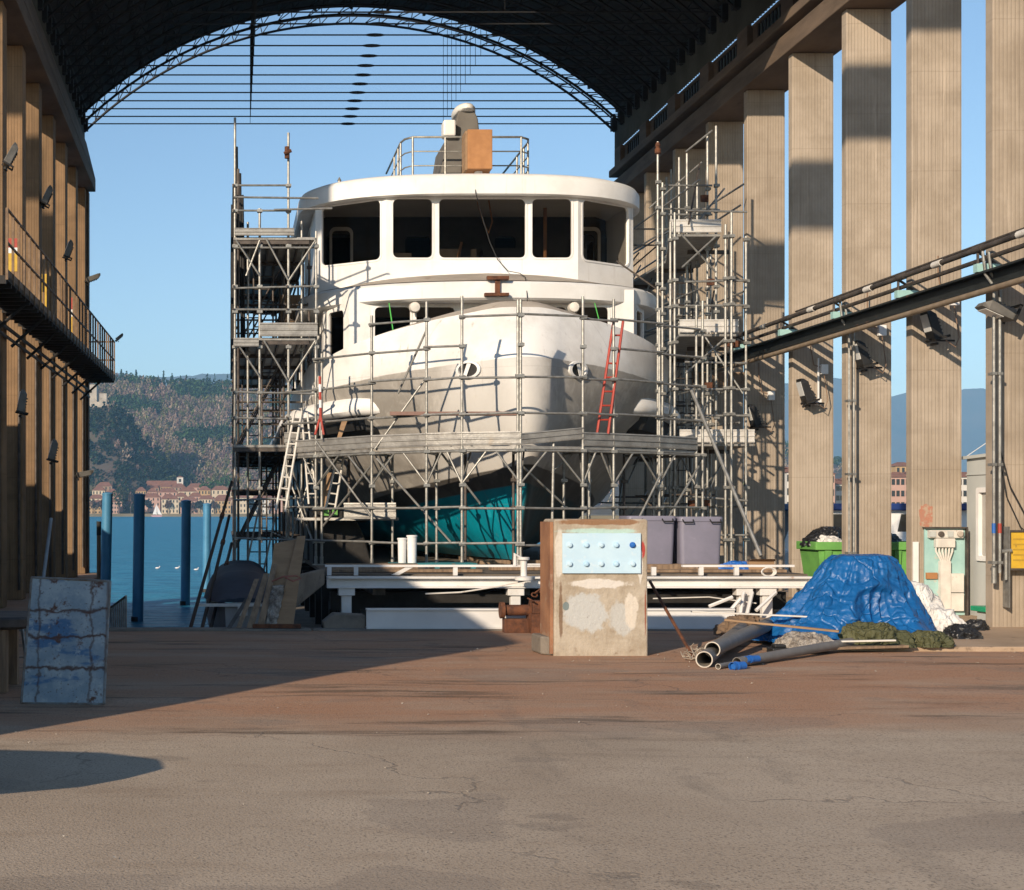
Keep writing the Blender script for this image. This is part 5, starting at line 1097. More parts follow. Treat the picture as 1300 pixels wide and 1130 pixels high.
mb = MB(); mb.prism([(bx-.563,17.43,0),(bx-.563,18.05,0),(bx-.70,18.05,0),(bx-.68,17.6,0)], (.0,0,.22)); mb.build('plinth', m_cement, blk, bevel=.02)
mb = MB(); mb.box(bx-.60, bx-.562, 17.44, 17.99, .02, 1.60); mb.build('side_board', PM('rusty_orange_board', (.34,.17,.09), (.22,.105,.06), 2.5, .85, 0, .3, 20, (.35,.27,.20), 3, (.55,.7)), blk)
px0, px1, pz0, pz1 = at(714,0,17.38).x, at(813.5,0,17.38).x, at(0,728,17.38).z, at(0,677,17.38).z
mb = MB(); mb.box(px0, px1, 17.37, 17.397, pz0, pz1); pl = mb.build('face_plate', m_plate, blk, bevel=.004)
for r in range(2):
    for c, px in enumerate((723,744,763,782,803)):
        p = at(px, 692 if r == 0 else 716, 17.37); mb = MB(); mb.lathe((p.x, 17.37, p.z), [(.037,-.001),(.037,-.006),(.029,-.007),(.029,-.026),(.022,-.034),(.01,-.037)], 16, 'Y')
        mb.build('bolt', m_bluep if (r, c) == (0, 4) else (m_boltblue if c in (1, 3) else m_plate), pl, smooth=35)
# rusty fairlead and chain beside it
t = thing('rusty_fairlead', 'rust brown roller fairlead with chain beside the concrete block', 'fairlead', at(660,800,20.7))
mb = MB(); a, b = at(640,776,20.8), at(672,776,20.8); mb.tube((a.x,20.8,.32),(b.x,20.8,.32),.08,14); mb.tube((a.x-.06,20.8,.32),(a.x,20.8,.32),.12,14); mb.tube((b.x,20.8,.32),(b.x+.06,20.8,.32),.12,14); mb.build('roller', m_rust, t, smooth=40)
mb = MB(); x = at(672,0,20.7).x; mb.box(x, x+.38, 20.55, 20.95, 0, .28); mb.box(x+.03, x+.34, 20.6, 20.9, .281, .46); mb.box(x-.35, x, 20.7, 20.9, 0, .2); mb.build('bracket', m_rust, t, bevel=.012)
mb = MB()
for i in range(9):
    c = V((x-.02+.05*i, 20.5, .62-.045*abs(i-3)+.03*math.sin(i))); m = Matrix.Translation(c) @ Matrix.Rotation(i*1.3, 4, 'X') @ Matrix.Rotation(.5, 4, 'Y')
    mb.path([m @ V((.05*math.cos(u), .028*math.sin(u), 0)) for u in [k*math.pi/6 for k in range(13)]], .011, 5)
mb.build('chain', m_rust, t, smooth=50)
mb = MB(); mb.tube(at(825,738,18.6), at(882,838,16.9), .02, 6); tag(mb.build('rusty_bar', m_rust), 'rusty bar leaning from the cradle down to the ground right of the concrete block', 'bar')
mb = MB()
for k in range(26):
    p = at(884+R.uniform(-8,8), 838, 16.8); pts = [p+V((R.uniform(-.1,.1), R.uniform(-.15,.15), .02))]
    for i in range(4): pts.append(pts[-1]+V((R.uniform(-.05,.06), R.uniform(-.05,.12), R.uniform(-.02,.05))))
    mb.path([V((a.x, a.y, max(.01, a.z))) for a in pts], .006, 4)
tag(mb.build('rope_bundle', PM('frayed_rope', (.36,.31,.25), (.25,.21,.17), 9, .9)), 'frayed grey rope bundle at the foot of the rusty bar', 'rope')
# pipes on the ground
def gpipe(p, q, r, t_, label, coll=True, mat=m_pvc):
    t = thing('drain_pipe', label, 'pipe', p, 'grey pipes lying on the yard'); p, q = V(p), V(q); d = (q-p).normalized()
    MB().hollow(p, q, r, t_, 28).build('tube', mat, t, smooth=40); MB().hollow(p+d*.004, p+d*.9, r-t_-.0005, .002, 28).build('bore', m_pvcin, t, smooth=40)
    if coll: MB().hollow(p-d*.003, p+d*.008, r+.0015, t_+.001, 28).build('rim', PM('cut_pipe_edge', (.55,.50,.43), (.45,.4,.34), 8), t, smooth=40)
    return t
gpipe((5.24,16.05,.092), (7.05,19.9,.15), .090, .010, 'large grey drain pipe nearest the block, open end to the viewer')
gpipe((5.43,16.35,.175), (7.6,20.0,.26), .086, .010, 'large grey drain pipe riding on the first, slightly shorter')
lp_ = gpipe((5.60,16.05,.062), (8.30,18.55,.13), .055, .006, 'long grey pipe lying across the yard towards the tarpaulin', False)
gpipe((5.33,15.86,.035), (7.4,18.0,.05), .030, .004, 'thin grey conduit tucked under the long pipe')
for k, (x, y, z, d_) in enumerate(((5.46,15.8,.04,(.9,.6,0)),(5.72,16.12,.085,(.9,.5,0)))):
    p = V((x,y,z)); d = V(d_).normalized(); mb = MB(); mb.hollow(p, p+d*.2, .046-.008*k, .005, 20); mb.tube(p+d*.02, p+d*.19, .030, 12); mb.hollow(p+d*.06, p+d*.09, .052-.008*k, .006, 20); mb.build(('blue_cap','blue_sleeve')[k], m_bluep, lp_, smooth=40)
def plank(p, q, w_, h, mat, label, name='plank'):
    p, q = V(p), V(q); d = (q-p).normalized(); s = V((0,0,1)).cross(d).normalized()*w_/2; u = d.cross(s).normalized()*h
    mb = MB(); mb.loft([[p-s, p+s, p+s+u, p-s+u],[q-s, q+s, q+s+u, q-s+u]]); return tag(mb.build(name, mat, bevel=.004), label, 'plank', 'loose planks by the tarpaulin')
plank((6.3,18.5,.34), (7.5,17.9,.24), .10, .025, m_ply, 'pale thin plank lying askew on the large pipes')
plank((6.0,18.9,.42), (7.7,18.6,.36), .08, .02, m_cream, 'white thin batten lying above the large pipes')
plank((6.5,17.6,.04), (8.3,17.9,.06), .2, .03, m_wood, 'weathered brown plank flat on the ground behind the long pipe')
plank((5.6,17.4,.03), (6.5,18.9,.10), .12, .03, m_wood, 'dark wooden offcut beside the large pipes')
plank((7.3,17.75,.13), (8.1,17.7,.15), .06, .02, m_cream, 'short pale batten in front of the green sheet')
# heaps of sheet material
def heap(name, mat, c, rx, ry, h, label, cat, prof, fold=.08, nf=7, seed=0, top=(0,0), nu=150, nv=46, lump=.05, lean=0, lf=5.0):
    cx, cy, z0 = c; vs = []; fs = []
    for j in range(nv+1):
        s = j/nv; 
        for k in range(len(prof)-1):
            if s <= prof[k+1][0]: f = (s-prof[k][0])/(prof[k+1][0]-prof[k][0]); r = prof[k][1]+(prof[k+1][1]-prof[k][1])*f; zf = prof[k][2]+(prof[k+1][2]-prof[k][2])*f; break
        for i in range(nu):
            u = 2*math.pi*i/nu; cu, su = math.cos(u), math.sin(u)
            fl = noise.noise(V((cu*nf*.4, su*nf*.4, s*1.2+seed)))+.5*(1-2*abs(noise.noise(V((cu*nf, su*nf, s*2.0+seed+5)))))
            rad = r*(1+fold*fl*(.4+min(1, 2*(1-s)))*(1 if r > .05 else 0))
            x = cx+top[0]*s+rx*rad*cu*(1+lean*cu); y = cy+top[1]*s+ry*rad*su; z = z0+h*zf
            p = V((x, y, z)); dn = lump*(noisy(p, lf, seed)+.6*(1-2*abs(noisy(p, lf*1.9, seed+3)))+.35*(1-2*abs(noisy(p, lf*4.1, seed+9))))
            p += V((cu*dn, su*dn, dn*.7*(1 if zf > .03 else 0))); p.z = max(z0-.005+.012*abs(noisy(p, 9, seed)), p.z); vs.append(p)
    for j in range(nv):
        for i in range(nu): a = j*nu+i; b = j*nu+(i+1) % nu; fs.append((a, b, b+nu, a+nu))
    fs.append(tuple(range(nv*nu, (nv+1)*nu)))
    mb = MB(); mb.add(vs, fs); o = mb.build(name, mat, smooth=70); return tag(o, label, cat)
def tarpm(name, c1, c2, rough, bs, bst):
    q = NT(name); v = q.coord(rnd=False); col = q.mix(q.ramp(q.noise(v, 2.5, 7, .65), .35, .65), c1, c2)
    wv = q.n('ShaderNodeVectorMath', operation='ADD'); wn = q.n('ShaderNodeTexNoise'); q.l(v, wn.inputs['Vector']); wn.inputs['Scale'].default_value = 2.2; q.l(v, wv.inputs[0]); q.l(wn.outputs['Color'], wv.inputs[1]); w1 = q.vor(wv.outputs[0], bs, 'DISTANCE_TO_EDGE').outputs['Distance']; nz = q.noise(q.coord((1,1,.6), False), bs*1.6, 8, .62, .7)
    q.bump(q.math('ADD', nz, q.math('MULTIPLY', q.ramp(w1, 0, .10), .38)), bst, .05); m = q.fin(col, rough, 0, .5); return m
m_tarp = tarpm('blue_tarpaulin', (.004,.08,.25), (.007,.105,.31), .40, 2.4, .6)
TP = [(0,1.0,0),(.08,.97,.05),(.3,.80,.30),(.62,.58,.68),(.80,.44,.93),(.86,.37,.99),(1,.02,1.0)]
tp = heap('tarpaulin', m_tarp, (8.12,19.05,.05), .98, .72, 1.10, 'bright blue crumpled tarpaulin over a tall pile beside the pipes', 'tarpaulin', TP, .15, 6, 2.3, (.24,.15), 260, 100, .024, -.0, 3.0)
me = tp.data                                                     # the low shoulder that runs out to the left and the point in front
for v_ in me.vertices:
    p = v_.co
    if p.x < -.1: k = min(1, (-p.x-.1)/.8); p.x -= .16*k*(1-min(1, p.z/.9)); 
    hollow = math.exp(-((p.x-.22)/.34)**2)*math.exp(-((p.z-.40)/.30)**2)
    if p.y < 0: p.y += .20*hollow
    rim = math.exp(-((math.hypot((p.x-.22)/.40, (p.z-.36)/.38)-1)/.16)**2)
    if p.y < 0 and p.z > .30: p.y -= .06*rim
    if p.y < -.1: f = math.exp(-((p.x-.62)/.22)**2)*(1-min(1, p.z/.5)); p.y -= .42*f; p.z *= 1-.1*f
m_camo = tarpm('olive_sheet', (.085,.085,.035), (.055,.058,.022), .7, 5, .8)
LO = [(0,1,0),(.25,.92,.35),(.6,.65,.8),(.85,.35,1),(1,.02,1.02)]
heap('olive_sheet', m_camo, (8.04,18.1,.05), .38, .22, .27, 'crumpled olive green sheet spilling out left of the tarpaulin point', 'sheet', LO, .22, 7, 7.7, (-.12,0), 110, 34, .05, 0, 7)
heap('olive_sheet', m_camo, (8.72,18.15,.05), .24, .2, .17, 'smaller crumpled olive green sheet right of the tarpaulin point', 'sheet', LO, .2, 7, 3.1, (0,0), 90, 28, .045, 0, 8)
m_bag = tarpm('white_big_bag', (.66,.64,.61), (.56,.535,.50), .6, 3, .5)
HI = [(0,1,0),(.2,.98,.25),(.5,.72,.62),(.8,.42,.92),(1,.03,1.0)]
heap('big_bag', m_bag, (9.62,20.3,.05), .36, .32, .68, 'tall white builder bag slumped against the pillar with the meter cabinet', 'bag', HI, .22, 6, 1.7, (-.1,0), 120, 44, .038, 0, 3.6)
heap('big_bag', m_bag, (9.70,19.75,.05), .24, .22, .36, 'lower white builder bag in front of the tall one', 'bag', HI, .25, 6, 9.2, (-.05,0), 100, 34, .035, 0, 4.2)
heap('rubbish_sack', m_blackbag, (9.72,19.3,.05), .2, .22, .17, 'black rubbish sack lying at the foot of the white bags', 'sack', LO, .15, 6, 4.4, (0,0), 90, 26, .03, 0, 8)
heap('rubbish_sack', m_blackbag, (10.55,20.6,.05), .16, .14, .14, 'small black sack beside the grey crate at the cabin', 'sack', LO, .15, 6, 6.4, (0,0), 60, 20, .03, 0, 8)
q = NT('wrinkled_clear_film'); v = q.coord(); m_film = q.fin(q.mix(q.ramp(q.noise(v, 9, 7, .7), .35, .65), (.50,.45,.39), (.15,.12,.095)), .22, 0, .6); q.bump(q.noise(v, 22, 6, .7, .8), 1.0, .04)
heap('film_bundle', m_film, (7.02,17.75,.04), .34, .2, .2, 'bundle of shiny clear plastic film between the pipes and the tarpaulin', 'film', LO, .15, 6, 8.4, (0,0), 90, 28, .035, 0, 9)
heap('film_bundle', PM('brown_cloth', (.20,.13,.08), (.12,.08,.05), 5, .85), (6.95,19.8,.05), .26, .2, .24, 'brown cloth heaped behind the plank ends', 'film', LO, .2, 6, 5.5, (.1,0), 90, 28, .05, 0, 8)
t = thing('rubber_block', 'small black rubber block on the ground beside the film bundle', 'block', (6.62,17.5,.02)); mb = MB(); mb.box(6.5,6.72,17.4,17.62,.02,.09); mb.build('base', m_black, t, bevel=.015); mb = MB(); mb.box(6.54,6.68,17.44,17.58,.091,.13); mb.build('cap', m_black, t, bevel=.015)
# tubs on a pallet on the cradle
t = thing('pallet', 'brown wooden pallet under the lilac tubs', 'pallet', (8.1, 25.2, ZD)); xa, xb = at(812,0,25.1).x, at(926,0,25.1).x
for k in range(5): MB().box(xa, xb, 24.72+.2*k, 24.86+.2*k, ZD+.095, ZD+.117).build('slat', m_wood, t)
for k in range(3): x = xa+(xb-xa-.1)*k/2; MB().box(x, x+.10, 24.74, 25.64, ZD+.0, ZD+.094).build('bearer', m_wood, t)
MB().box(xa, xb, 24.70, 24.718, ZD+.03, ZD+.11).build('edge_board', m_wood, t)
for (pa, pb, py, lab) in ((796,858,655,'lilac plastic tub half hidden behind the concrete block'),(861.5,917.5,656,'lilac plastic tub standing free on the pallet right of its twin')):
    a, b = at(pa,0,24.95).x, at(pb,0,24.95).x; c, hw = (a+b)/2, (b-a)/2; h = at(0,py,24.9).z; z0 = ZD+.118
    t = thing('plastic_tub', lab, 'tub', (c, 25.2, z0), 'lilac tubs on the pallet'); mb = MB(); lp = []
    def ring(k, z, r=.07): return [V((c+u, 25.22+w_, z)) for u, w_ in rr(-hw*k, hw*k, -.32*k, .32*k, r)]
    mb.loft([ring(.90, z0), ring(.955, h-.09), ring(.955, h-.085), ring(1.0, h-.08), ring(1.0, h-.02), ring(.97, h), ring(.93, h), ring(.85, z0+.03)]); mb.build('body', m_tub, t, smooth=35)
    for x in (c-hw*.62, c+hw*.62): mb = MB(); mb.path([(x-.09,24.9,h-.05),(x-.08,24.85,h-.1),(x+.08,24.85,h-.1),(x+.09,24.9,h-.05)], .012, 6); mb.build('handle', m_black, t)
# things on the cradle deck right
heap('blue_hose', m_bluep, (8.55,24.3,ZD+.04), .3, .14, .12, 'tangle of blue hose and sheet on the cradle deck', 'hose', LO, .3, 8, 2.9, (0,0), 70, 20, .05, 0, 12)
mb = MB(); a = at(948,0,24.2).x; mb.box(a, a+.42, 24.1, 24.4, ZD+.04, ZD+.19); mb.prism([(a-.02,24.09,ZD+.191),(a+.44,24.09,ZD+.191),(a+.40,24.0,ZD+.23),(a+.02,24.0,ZD+.23)], (0,.02,0)); tag(mb.build('cardboard_box', m_ply), 'squashed cardboard box beside the blue hose on the cradle', 'box')
mb = MB()
for k in range(3): mb.path([at(975,722,23.3)+V((.09*(1+.15*k)*math.cos(u), -.02*k, -.05+.07*math.sin(u))) for u in [i*math.pi/8 for i in range(17)]], .012, 5)
tag(mb.build('hose_coil', m_cream), 'small pale hose coil at the right end of the cradle rail', 'hose')
# green skip with black sack
t = thing('rubbish_skip', 'bright green steel skip standing behind the right hand pillars', 'skip', (11.6, 27.4, .055)); xa, xb, ya, yb, z0, z1 = 10.82, 12.75, 26.75, 27.65, .055, 1.16
mb = MB(); o = [(xa+.12,ya+.1,z0+.1),(xb-.12,ya+.1,z0+.1),(xb-.12,yb-.1,z0+.1),(xa+.12,yb-.1,z0+.1)]; tt = [(xa,ya,z1),(xb,ya,z1),(xb,yb,z1),(xa,yb,z1)]; ti = [(xa+.05,ya+.05,z1),(xb-.05,ya+.05,z1),(xb-.05,yb-.05,z1),(xa+.05,yb-.05,z1)]; bi = [(xa+.16,ya+.14,z0+.16),(xb-.16,ya+.14,z0+.16),(xb-.16,yb-.14,z0+.16),(xa+.16,yb-.14,z0+.16)]
mb.loft([o, tt, ti, bi]); mb.build('body', m_green, t)
mb = MB(); mb.box(xa-.05, xb+.05, ya-.05, ya-.002, z1-.13, z1+.02); mb.box(xa-.05, xa-.002, ya, yb, z1-.13, z1+.02); mb.box(xb+.002, xb+.05, ya, yb, z1-.13, z1+.02); mb.build('rim', m_green, t, bevel=.012)
for x in (xa+.12, xa+.75, xa+1.4, xb-.25): mb = MB(); mb.prism([(x,ya+.06,z0+.15),(x+.12,ya+.06,z0+.15),(x+.12,ya-.04,z1-.14),(x,ya-.04,z1-.14)], (0,.06,0)); mb.build('rib', m_green, t)
mb = MB(); mb.box(xa+.15, xa+.3, ya+.2, ya+.4, -0.0, .16); mb.box(xb-.3, xb-.15, ya+.2, ya+.4, 0, .16); mb.box(xa+.15, xa+.3, yb-.4, yb-.2, 0, .16); mb.build('foot', m_black, t)
c = at(1030,720,26.68); mb = MB(); mb.box(11.10, 11.34, ya-.02, ya+.0, .62, .86); mb.build('notice', m_cream, t)
heap('rubbish_sack', m_blackbag, (11.12,27.2,1.1), .36, .3, .32, 'black sack bulging over the rim of the green skip', 'sack', LO, .12, 6, 1.4, (.12,0), 90, 28, .04, 0, 6)
heap('rubble_sack', m_bag, (11.1,26.95,1.1), .2, .16, .17, 'pale sack squeezed under the black one in the skip', 'sack', LO, .2, 6, 3.4, (0,0), 60, 20, .04, 0, 9)
heap('rubbish_sack', m_blackbag, (12.3,27.4,1.1), .3, .3, .2, 'dark sack at the right end of the green skip', 'sack', LO, .12, 6, 8.4, (0,0), 60, 20, .04, 0, 6)
# meter cabinet on its pillar
t = thing('meter_cabinet', 'pale teal meter board with cream boxes and wide pipes on the pillar base', 'cabinet', (11.5, 23.5, .055)); A = lambda px, py: at(px, py, 23.5)
mb = MB(); a, b = A(1175,785), A(1226,671); mb.box(a.x, b.x, 23.53, 23.56, .06, b.z); mb.build('back_board', m_teal, t)
mb = MB(); mb.box(a.x-.02, b.x+.02, 23.46, 23.57, b.z, b.z+.025); mb.box(b.x, b.x+.025, 23.46, 23.57, .06, b.z); mb.build('frame', m_oldtube, t)
a, b = A(1178,683), A(1221,673); mb = MB(); mb.box(a.x, b.x, 23.44, 23.528, a.z, b.z); mb.build('meter_row', m_cream, t, bevel=.008)
for px, m in ((1181.5,m_cabin),(1192,m_oldtube),(1204,m_cabin),(1216,m_beige)):
    c = A(px,678); mb = MB()
    if px in (1192, 1216): mb.lathe((c.x,23.438,c.z), [(.045,0),(.045,-.03),(.038,-.035),(.01,-.035)], 14, 'Y')
    else: mb.box(c.x-.045, c.x+.045, 23.42, 23.439, c.z-.045, c.z+.045)
    mb.build('meter', m, t)
a, b = A(1186,695), A(1210,683.5); mb = MB(); mb.box(a.x, b.x, 23.42, 23.528, a.z, b.z); mb.build('fuse_box', m_cream, t, bevel=.01)
mb = MB()
for k in range(6): x = A(1187+4.2*k,0).x; xe = A(1193+2.2*k,0).x; mb.path([(x,23.47,a.z),(x,23.47,a.z-.06),(xe,23.47,a.z-.2),(xe,23.47,.5)], .016, 6)
mb.build('cables', m_cream, t, smooth=50)
mb = MB(); c, d_ = A(1192,770).x, A(1205,770).x; mb.prism([(c,23.44,.06),(d_,23.44,.06),(d_,23.44,a.z-.22),(c,23.44,a.z-.22)], (0,.085,0)); mb.build('cable_duct', m_cream, t)
a, b = A(1206,752), A(1222,728); mb = MB(); mb.box(a.x, b.x, 23.45, 23.528, a.z, b.z); mb.box(a.x, b.x, 23.45, 23.528, a.z-.3, a.z-.012); mb.build('lower_box', m_cream, t, bevel=.006)
a, b = A(1176,735), A(1190,727); mb = MB(); mb.box(a.x, b.x, 23.49, 23.528, a.z, b.z); mb.build('ochre_pad', m_crate, t)
mb = MB(); a, b = A(1161,740), A(1168,688); mb.box(a.x, b.x, 23.545, 23.57, a.z, b.z); tag(mb.build('white_batten', m_whitep), 'white painted batten at the left edge of the meter pillar', 'batten')
vs = []; n = 40; a, b = A(1171,669), A(1188,641); c = (a+b)/2
for i in range(n): u = 2*math.pi*i/n; rx, rz = (b.x-a.x)/2, (b.z-a.z)/2; k = 1+.25*noise.noise(V((math.cos(u)*2.4, math.sin(u)*2.4, 1)))+.12*noise.noise(V((math.cos(u)*8, math.sin(u)*8, 4))); su, cu = math.sin(u), math.cos(u); vs.append(V((c.x+rx*k*abs(cu)**.6*(1 if cu > 0 else -1), 23.596, c.z+rz*k*abs(su)**.6*(1 if su > 0 else -1))))
mb = MB(); mb.prism(vs, (0,.003,0)); mb.build('red_daub', PM('faded_red_daub', (.42,.17,.11), (.36,.20,.14), 14, .85, 0, 0, 1, (.40,.30,.22), 12, (.5,.6)), hall)
# site cabin
t = thing('site_cabin', 'pale grey site cabin with narrow white window beyond the meter pillar', 'cabin', (13.5, 22.5, .055))
fn = lambda u, w_, dd: V((12.02+dd, 23.72-u, .055+w_)); mb = MB(); win = rr(.42, .98, .95, 2.0, .02, 2); panel(mb, fn, [(0,0),(4.2,0),(4.2,2.66),(0,2.56)], [win, rr(2.2,3.0,1,1.9,.02,2)], .06); mb.box(12.08, 14.4, 23.66, 23.72, .055, 2.56); mb.box(12.08, 14.4, 19.52, 19.58, .055, 2.65); mb.build('wall', m_cabin, t)
mb = MB(); mb.prism([(11.96,23.77,2.58),(11.96,19.47,2.69),(14.5,19.47,2.76),(14.5,23.77,2.66)], (0,0,.05)); mb.box(12.0,12.016,19.52,23.72,2.32,2.335); mb.build('roof', m_cabin, t)
mb = MB(); l1 = rr(.36,1.04,.89,2.06,.03,2); l2 = rr(.44,.96,.97,1.98,.02,2); mb.loft([[fn(u,z,0) for u, z in l1],[fn(u,z,-.04) for u, z in l1],[fn(u,z,-.04) for u, z in l2],[fn(u,z,.03) for u, z in l2]], True, (False, False)); w_ = mb.build('window_frame', m_whitep, t)
mb = MB(); mb.add([fn(u,z,.02) for u, z in l2], [tuple(range(len(l2)))]); mb.build('window_pane', PM('dusty_pane', (.42,.40,.36), (.34,.32,.29), 2, .2), w_)
mb = MB(); mb.tube((12.25,23.2,2.55),(12.25,23.2,3.0),.02,6); mb.tube((12.25,23.2,2.95),(12.75,23.0,3.2),.006,5); mb.tube((12.25,23.2,2.95),(11.99,23.7,2.62),.006,5); mb.build('aerial', m_whitep, t)
t = thing('grey_crate', 'grey metal crate with green lid at the foot of the site cabin', 'crate', (11.6, 21.9, .055)); mb = MB(); mb.box(11.35, 11.85, 21.7, 22.1, .055, .22); mb.build('box', m_cabin, t, bevel=.01); mb = MB(); mb.box(11.3, 11.95, 21.75, 22.2, .223, .30); mb.build('lid', PM('green_lid', (.02,.36,.18), (.015,.28,.14), 4, .5), t, bevel=.01)
# yellow board on the nearest pillar
t = thing('yellow_notice', 'yellow notice board in a rusty metal frame on the nearest right pillar', 'sign', at(1279,724,20.95)); a, b = at(1279,724,20.95), at(1336,673,20.95)
mb = MB(); mb.box(a.x+.03, b.x-.03, 20.93, 20.96, a.z+.03, b.z-.03); pnl = mb.build('panel', m_yellow, t)
mb = MB()
for k, wl_ in enumerate((.5,.42,.46,.38,.44)): z = b.z-.14-.075*k; mb.box(a.x+.07, a.x+.07+wl_, 20.926, 20.929, z, z+.02)
mb.build('faded_text_lines', PM('faded_lettering', (.36,.22,.03), (.42,.27,.03), 14, .7), pnl)
mb = MB(); mb.box(a.x, b.x, 20.91, 20.97, b.z-.03, b.z); mb.box(a.x, b.x, 20.91, 20.97, a.z, a.z+.03); mb.box(a.x, a.x+.03, 20.91, 20.97, a.z+.03, b.z-.03); mb.box(b.x-.03, b.x, 20.91, 20.97, a.z+.03, b.z-.03); mb.build('frame', m_oldtube, t)
mb = MB(); mb.box(a.x-.01, a.x+.0, 20.88, 21.06, .35, b.z+.05); mb.tube((a.x-.15,20.9,1.15),(a.x+.03,20.9,1.17),.03,8); mb.tube((a.x-.06,20.88,.75),(a.x-.06,20.88,1.14),.022,8); mb.tube((a.x-.22,20.9,.7),(a.x-.22,20.9,.95),.035,10); mb.build('hydrant_pipe', m_galv, t, smooth=40)
# blue steel sheet, bench and pole at left
def boardm():
    q = NT('peeling_blue_paint'); v = q.coord(rnd=False); s = q.sep(v); x, z = s[0], s[2]
    col = q.mix(q.ramp(q.noise(v, 3.2, 8, .66), .38, .62), (.20,.27,.32), (.32,.38,.41)); col = q.mix(q.ramp(q.noise(q.coord((.7,1,2.4), False, (3,0,0)), 2.3, 5, .6), .53, .62), col, (.07,.155,.28))
    col = q.mix(q.ramp(q.noise(v, 14, 8, .75), .56, .66, 0, .8), col, (.36,.42,.44))
    nz = q.math('MULTIPLY', q.math('SUBTRACT', q.noise(v, 4, 7, .7), .5), .16)
    def line(val, pos, w_, amt=.9):
        nonlocal col
        d = q.math('ABSOLUTE', q.math('SUBTRACT', q.math('ADD', val, nz), pos)); d = q.math('ADD', d, q.math('MULTIPLY', q.noise(v, 18, 5), .02)); col = q.mix(q.ramp(d, w_*.4+.008, w_+.02, amt, 0), col, (.075,.04,.028))
    for p in (.30, .58, .82): line(z, p, .012)
    for p in (-.24, .24): line(x, p, .008, .7)
    col = q.mix(q.ramp(q.noise(v, 6, 9, .75), .56, .66), col, (.10,.05,.035)); col = q.mix(q.ramp(q.noise(v, 38, 4, .7), .60, .68, 0, .8), col, (.06,.035,.028))
    edge = q.ramp(q.math('ADD', q.math('ABSOLUTE', x), q.math('MULTIPLY', q.noise(v, 9, 6), .04)), .375, .40); col = q.mix(q.math('MULTIPLY', edge, .6), col, (.14,.07,.04))
    q.bump(q.noise(v, 12, 9, .75), .5, .01); return q.fin(col, .75, .05, .3)
bl, br, tlp, trp = V((at(27,890,13.05).x,13.05,.0)), V((at(132,894,13.0).x,13.0,.0)), at(40,733,13.4), at(140,738,13.35)
t = thing('steel_sheet', 'tall rusty blue painted steel sheet leaning beside the bench at the left', 'steel sheet', (bl+br)/2)
mb = MB(); nrm = V((0,.02,0)); mb.prism([bl, br, trp, tlp], nrm); mb.build('sheet', boardm(), t)
m_edge = PM('sheet_edge', (.22,.25,.26), (.13,.09,.06), 9, .7, .2)
for p, q_ in ((bl,br),(br,trp),(trp,tlp),(tlp,bl)): MB().tube(p+V((0,.0,0)), q_, .012, 6).build('edge_angle', m_edge, t)
t = thing('work_bench', 'dark heavy work bench at the left picture edge, seen behind the blue sheet', 'bench', (-2.35, 14, 0))
mb = MB(); lp = []
for z, e in ((.60,.06),(.63,.0),(.70,0),(.72,.02)): lp.append([V((-2.5+u, 14.2+w_, z)) for u, w_ in rr(-.7+e,.62-e,-.5+e,.5-e,.2)])
mb.loft(lp); mb.build('top', m_oldtube, t, smooth=35)
for x, y in ((-2.16,13.85),(-2.16,14.55),(-3.0,13.85),(-3.0,14.55)): MB().box(x-.06, x+.06, y-.06, y+.06, 0, .60).build('leg', m_wood, t)
MB().box(-2.9, -2.2, 14.2, 14.26, .15, .25).build('stretcher', m_wood, t)
mb = MB(); mb.loft([[V((-2.45+u, 14.1+w_, z)) for u, w_ in rr(-.22*k,.22*k,-.15*k,.15*k,.05*k)] for z, k in ((.721,1),(.80,.95),(.84,.7),(.86,.3))]); tag(mb.build('lump_of_scrap', m_steel_dark, bevel=.01), 'dark lump of scrap on the bench top', 'scrap')
mb = MB(); mb.tube(at(55,735,24.5), at(65,658,24.9), .03, 8); mb.tube(at(55,735,24.5)-V((0,0,.9)), at(55,735,24.5), .03, 8); tag(mb.build('leaning_pole', PM('pale_blue_pole', (.30,.34,.38), (.22,.24,.26), 4, .6)), 'pale pole leaning on the lower left pillars above the blue sheet', 'pole')
for k in range(3): p = V((-2.02+.05*k, 14.9+.1*k, 0)); 
mb = MB(); mb.tube((-2.0,14.6,0),(-2.12,14.9,.62),.018,6); tag(mb.build('iron_rod', m_galv), 'pale iron rod leaning between the bench and the blue sheet', 'rod')
# railing and gangway at the water, left
t = thing('quay_railing', 'short pale quay railing beside the blue sheet at the water', 'railing', at(150,798,23))
for i in range(8): f = i/7; a = at(141+19*f, 800, 24.6-2.2*f); MB().tube((a.x,a.y,-.25), (a.x,a.y, at(0, 772-15*f, a.y).z), .016, 6).build('baluster', m_galv, t)
a, b = at(141,771,24.6), at(160,757,22.4); MB().tube(a, b, .02, 6).build('top_rail', m_galv, t); MB().tube(a-V((0,0,.42)), b-V((0,0,.6)), .02, 6).build('bottom_rail', m_galv, t)
mb = MB(); mb.box(-2.0, -1.35, 22.2, 24.8, -.4, -.25); tag(mb.build('gangway', m_oldtube), 'dark gangway plank under the quay railing', 'gangway')
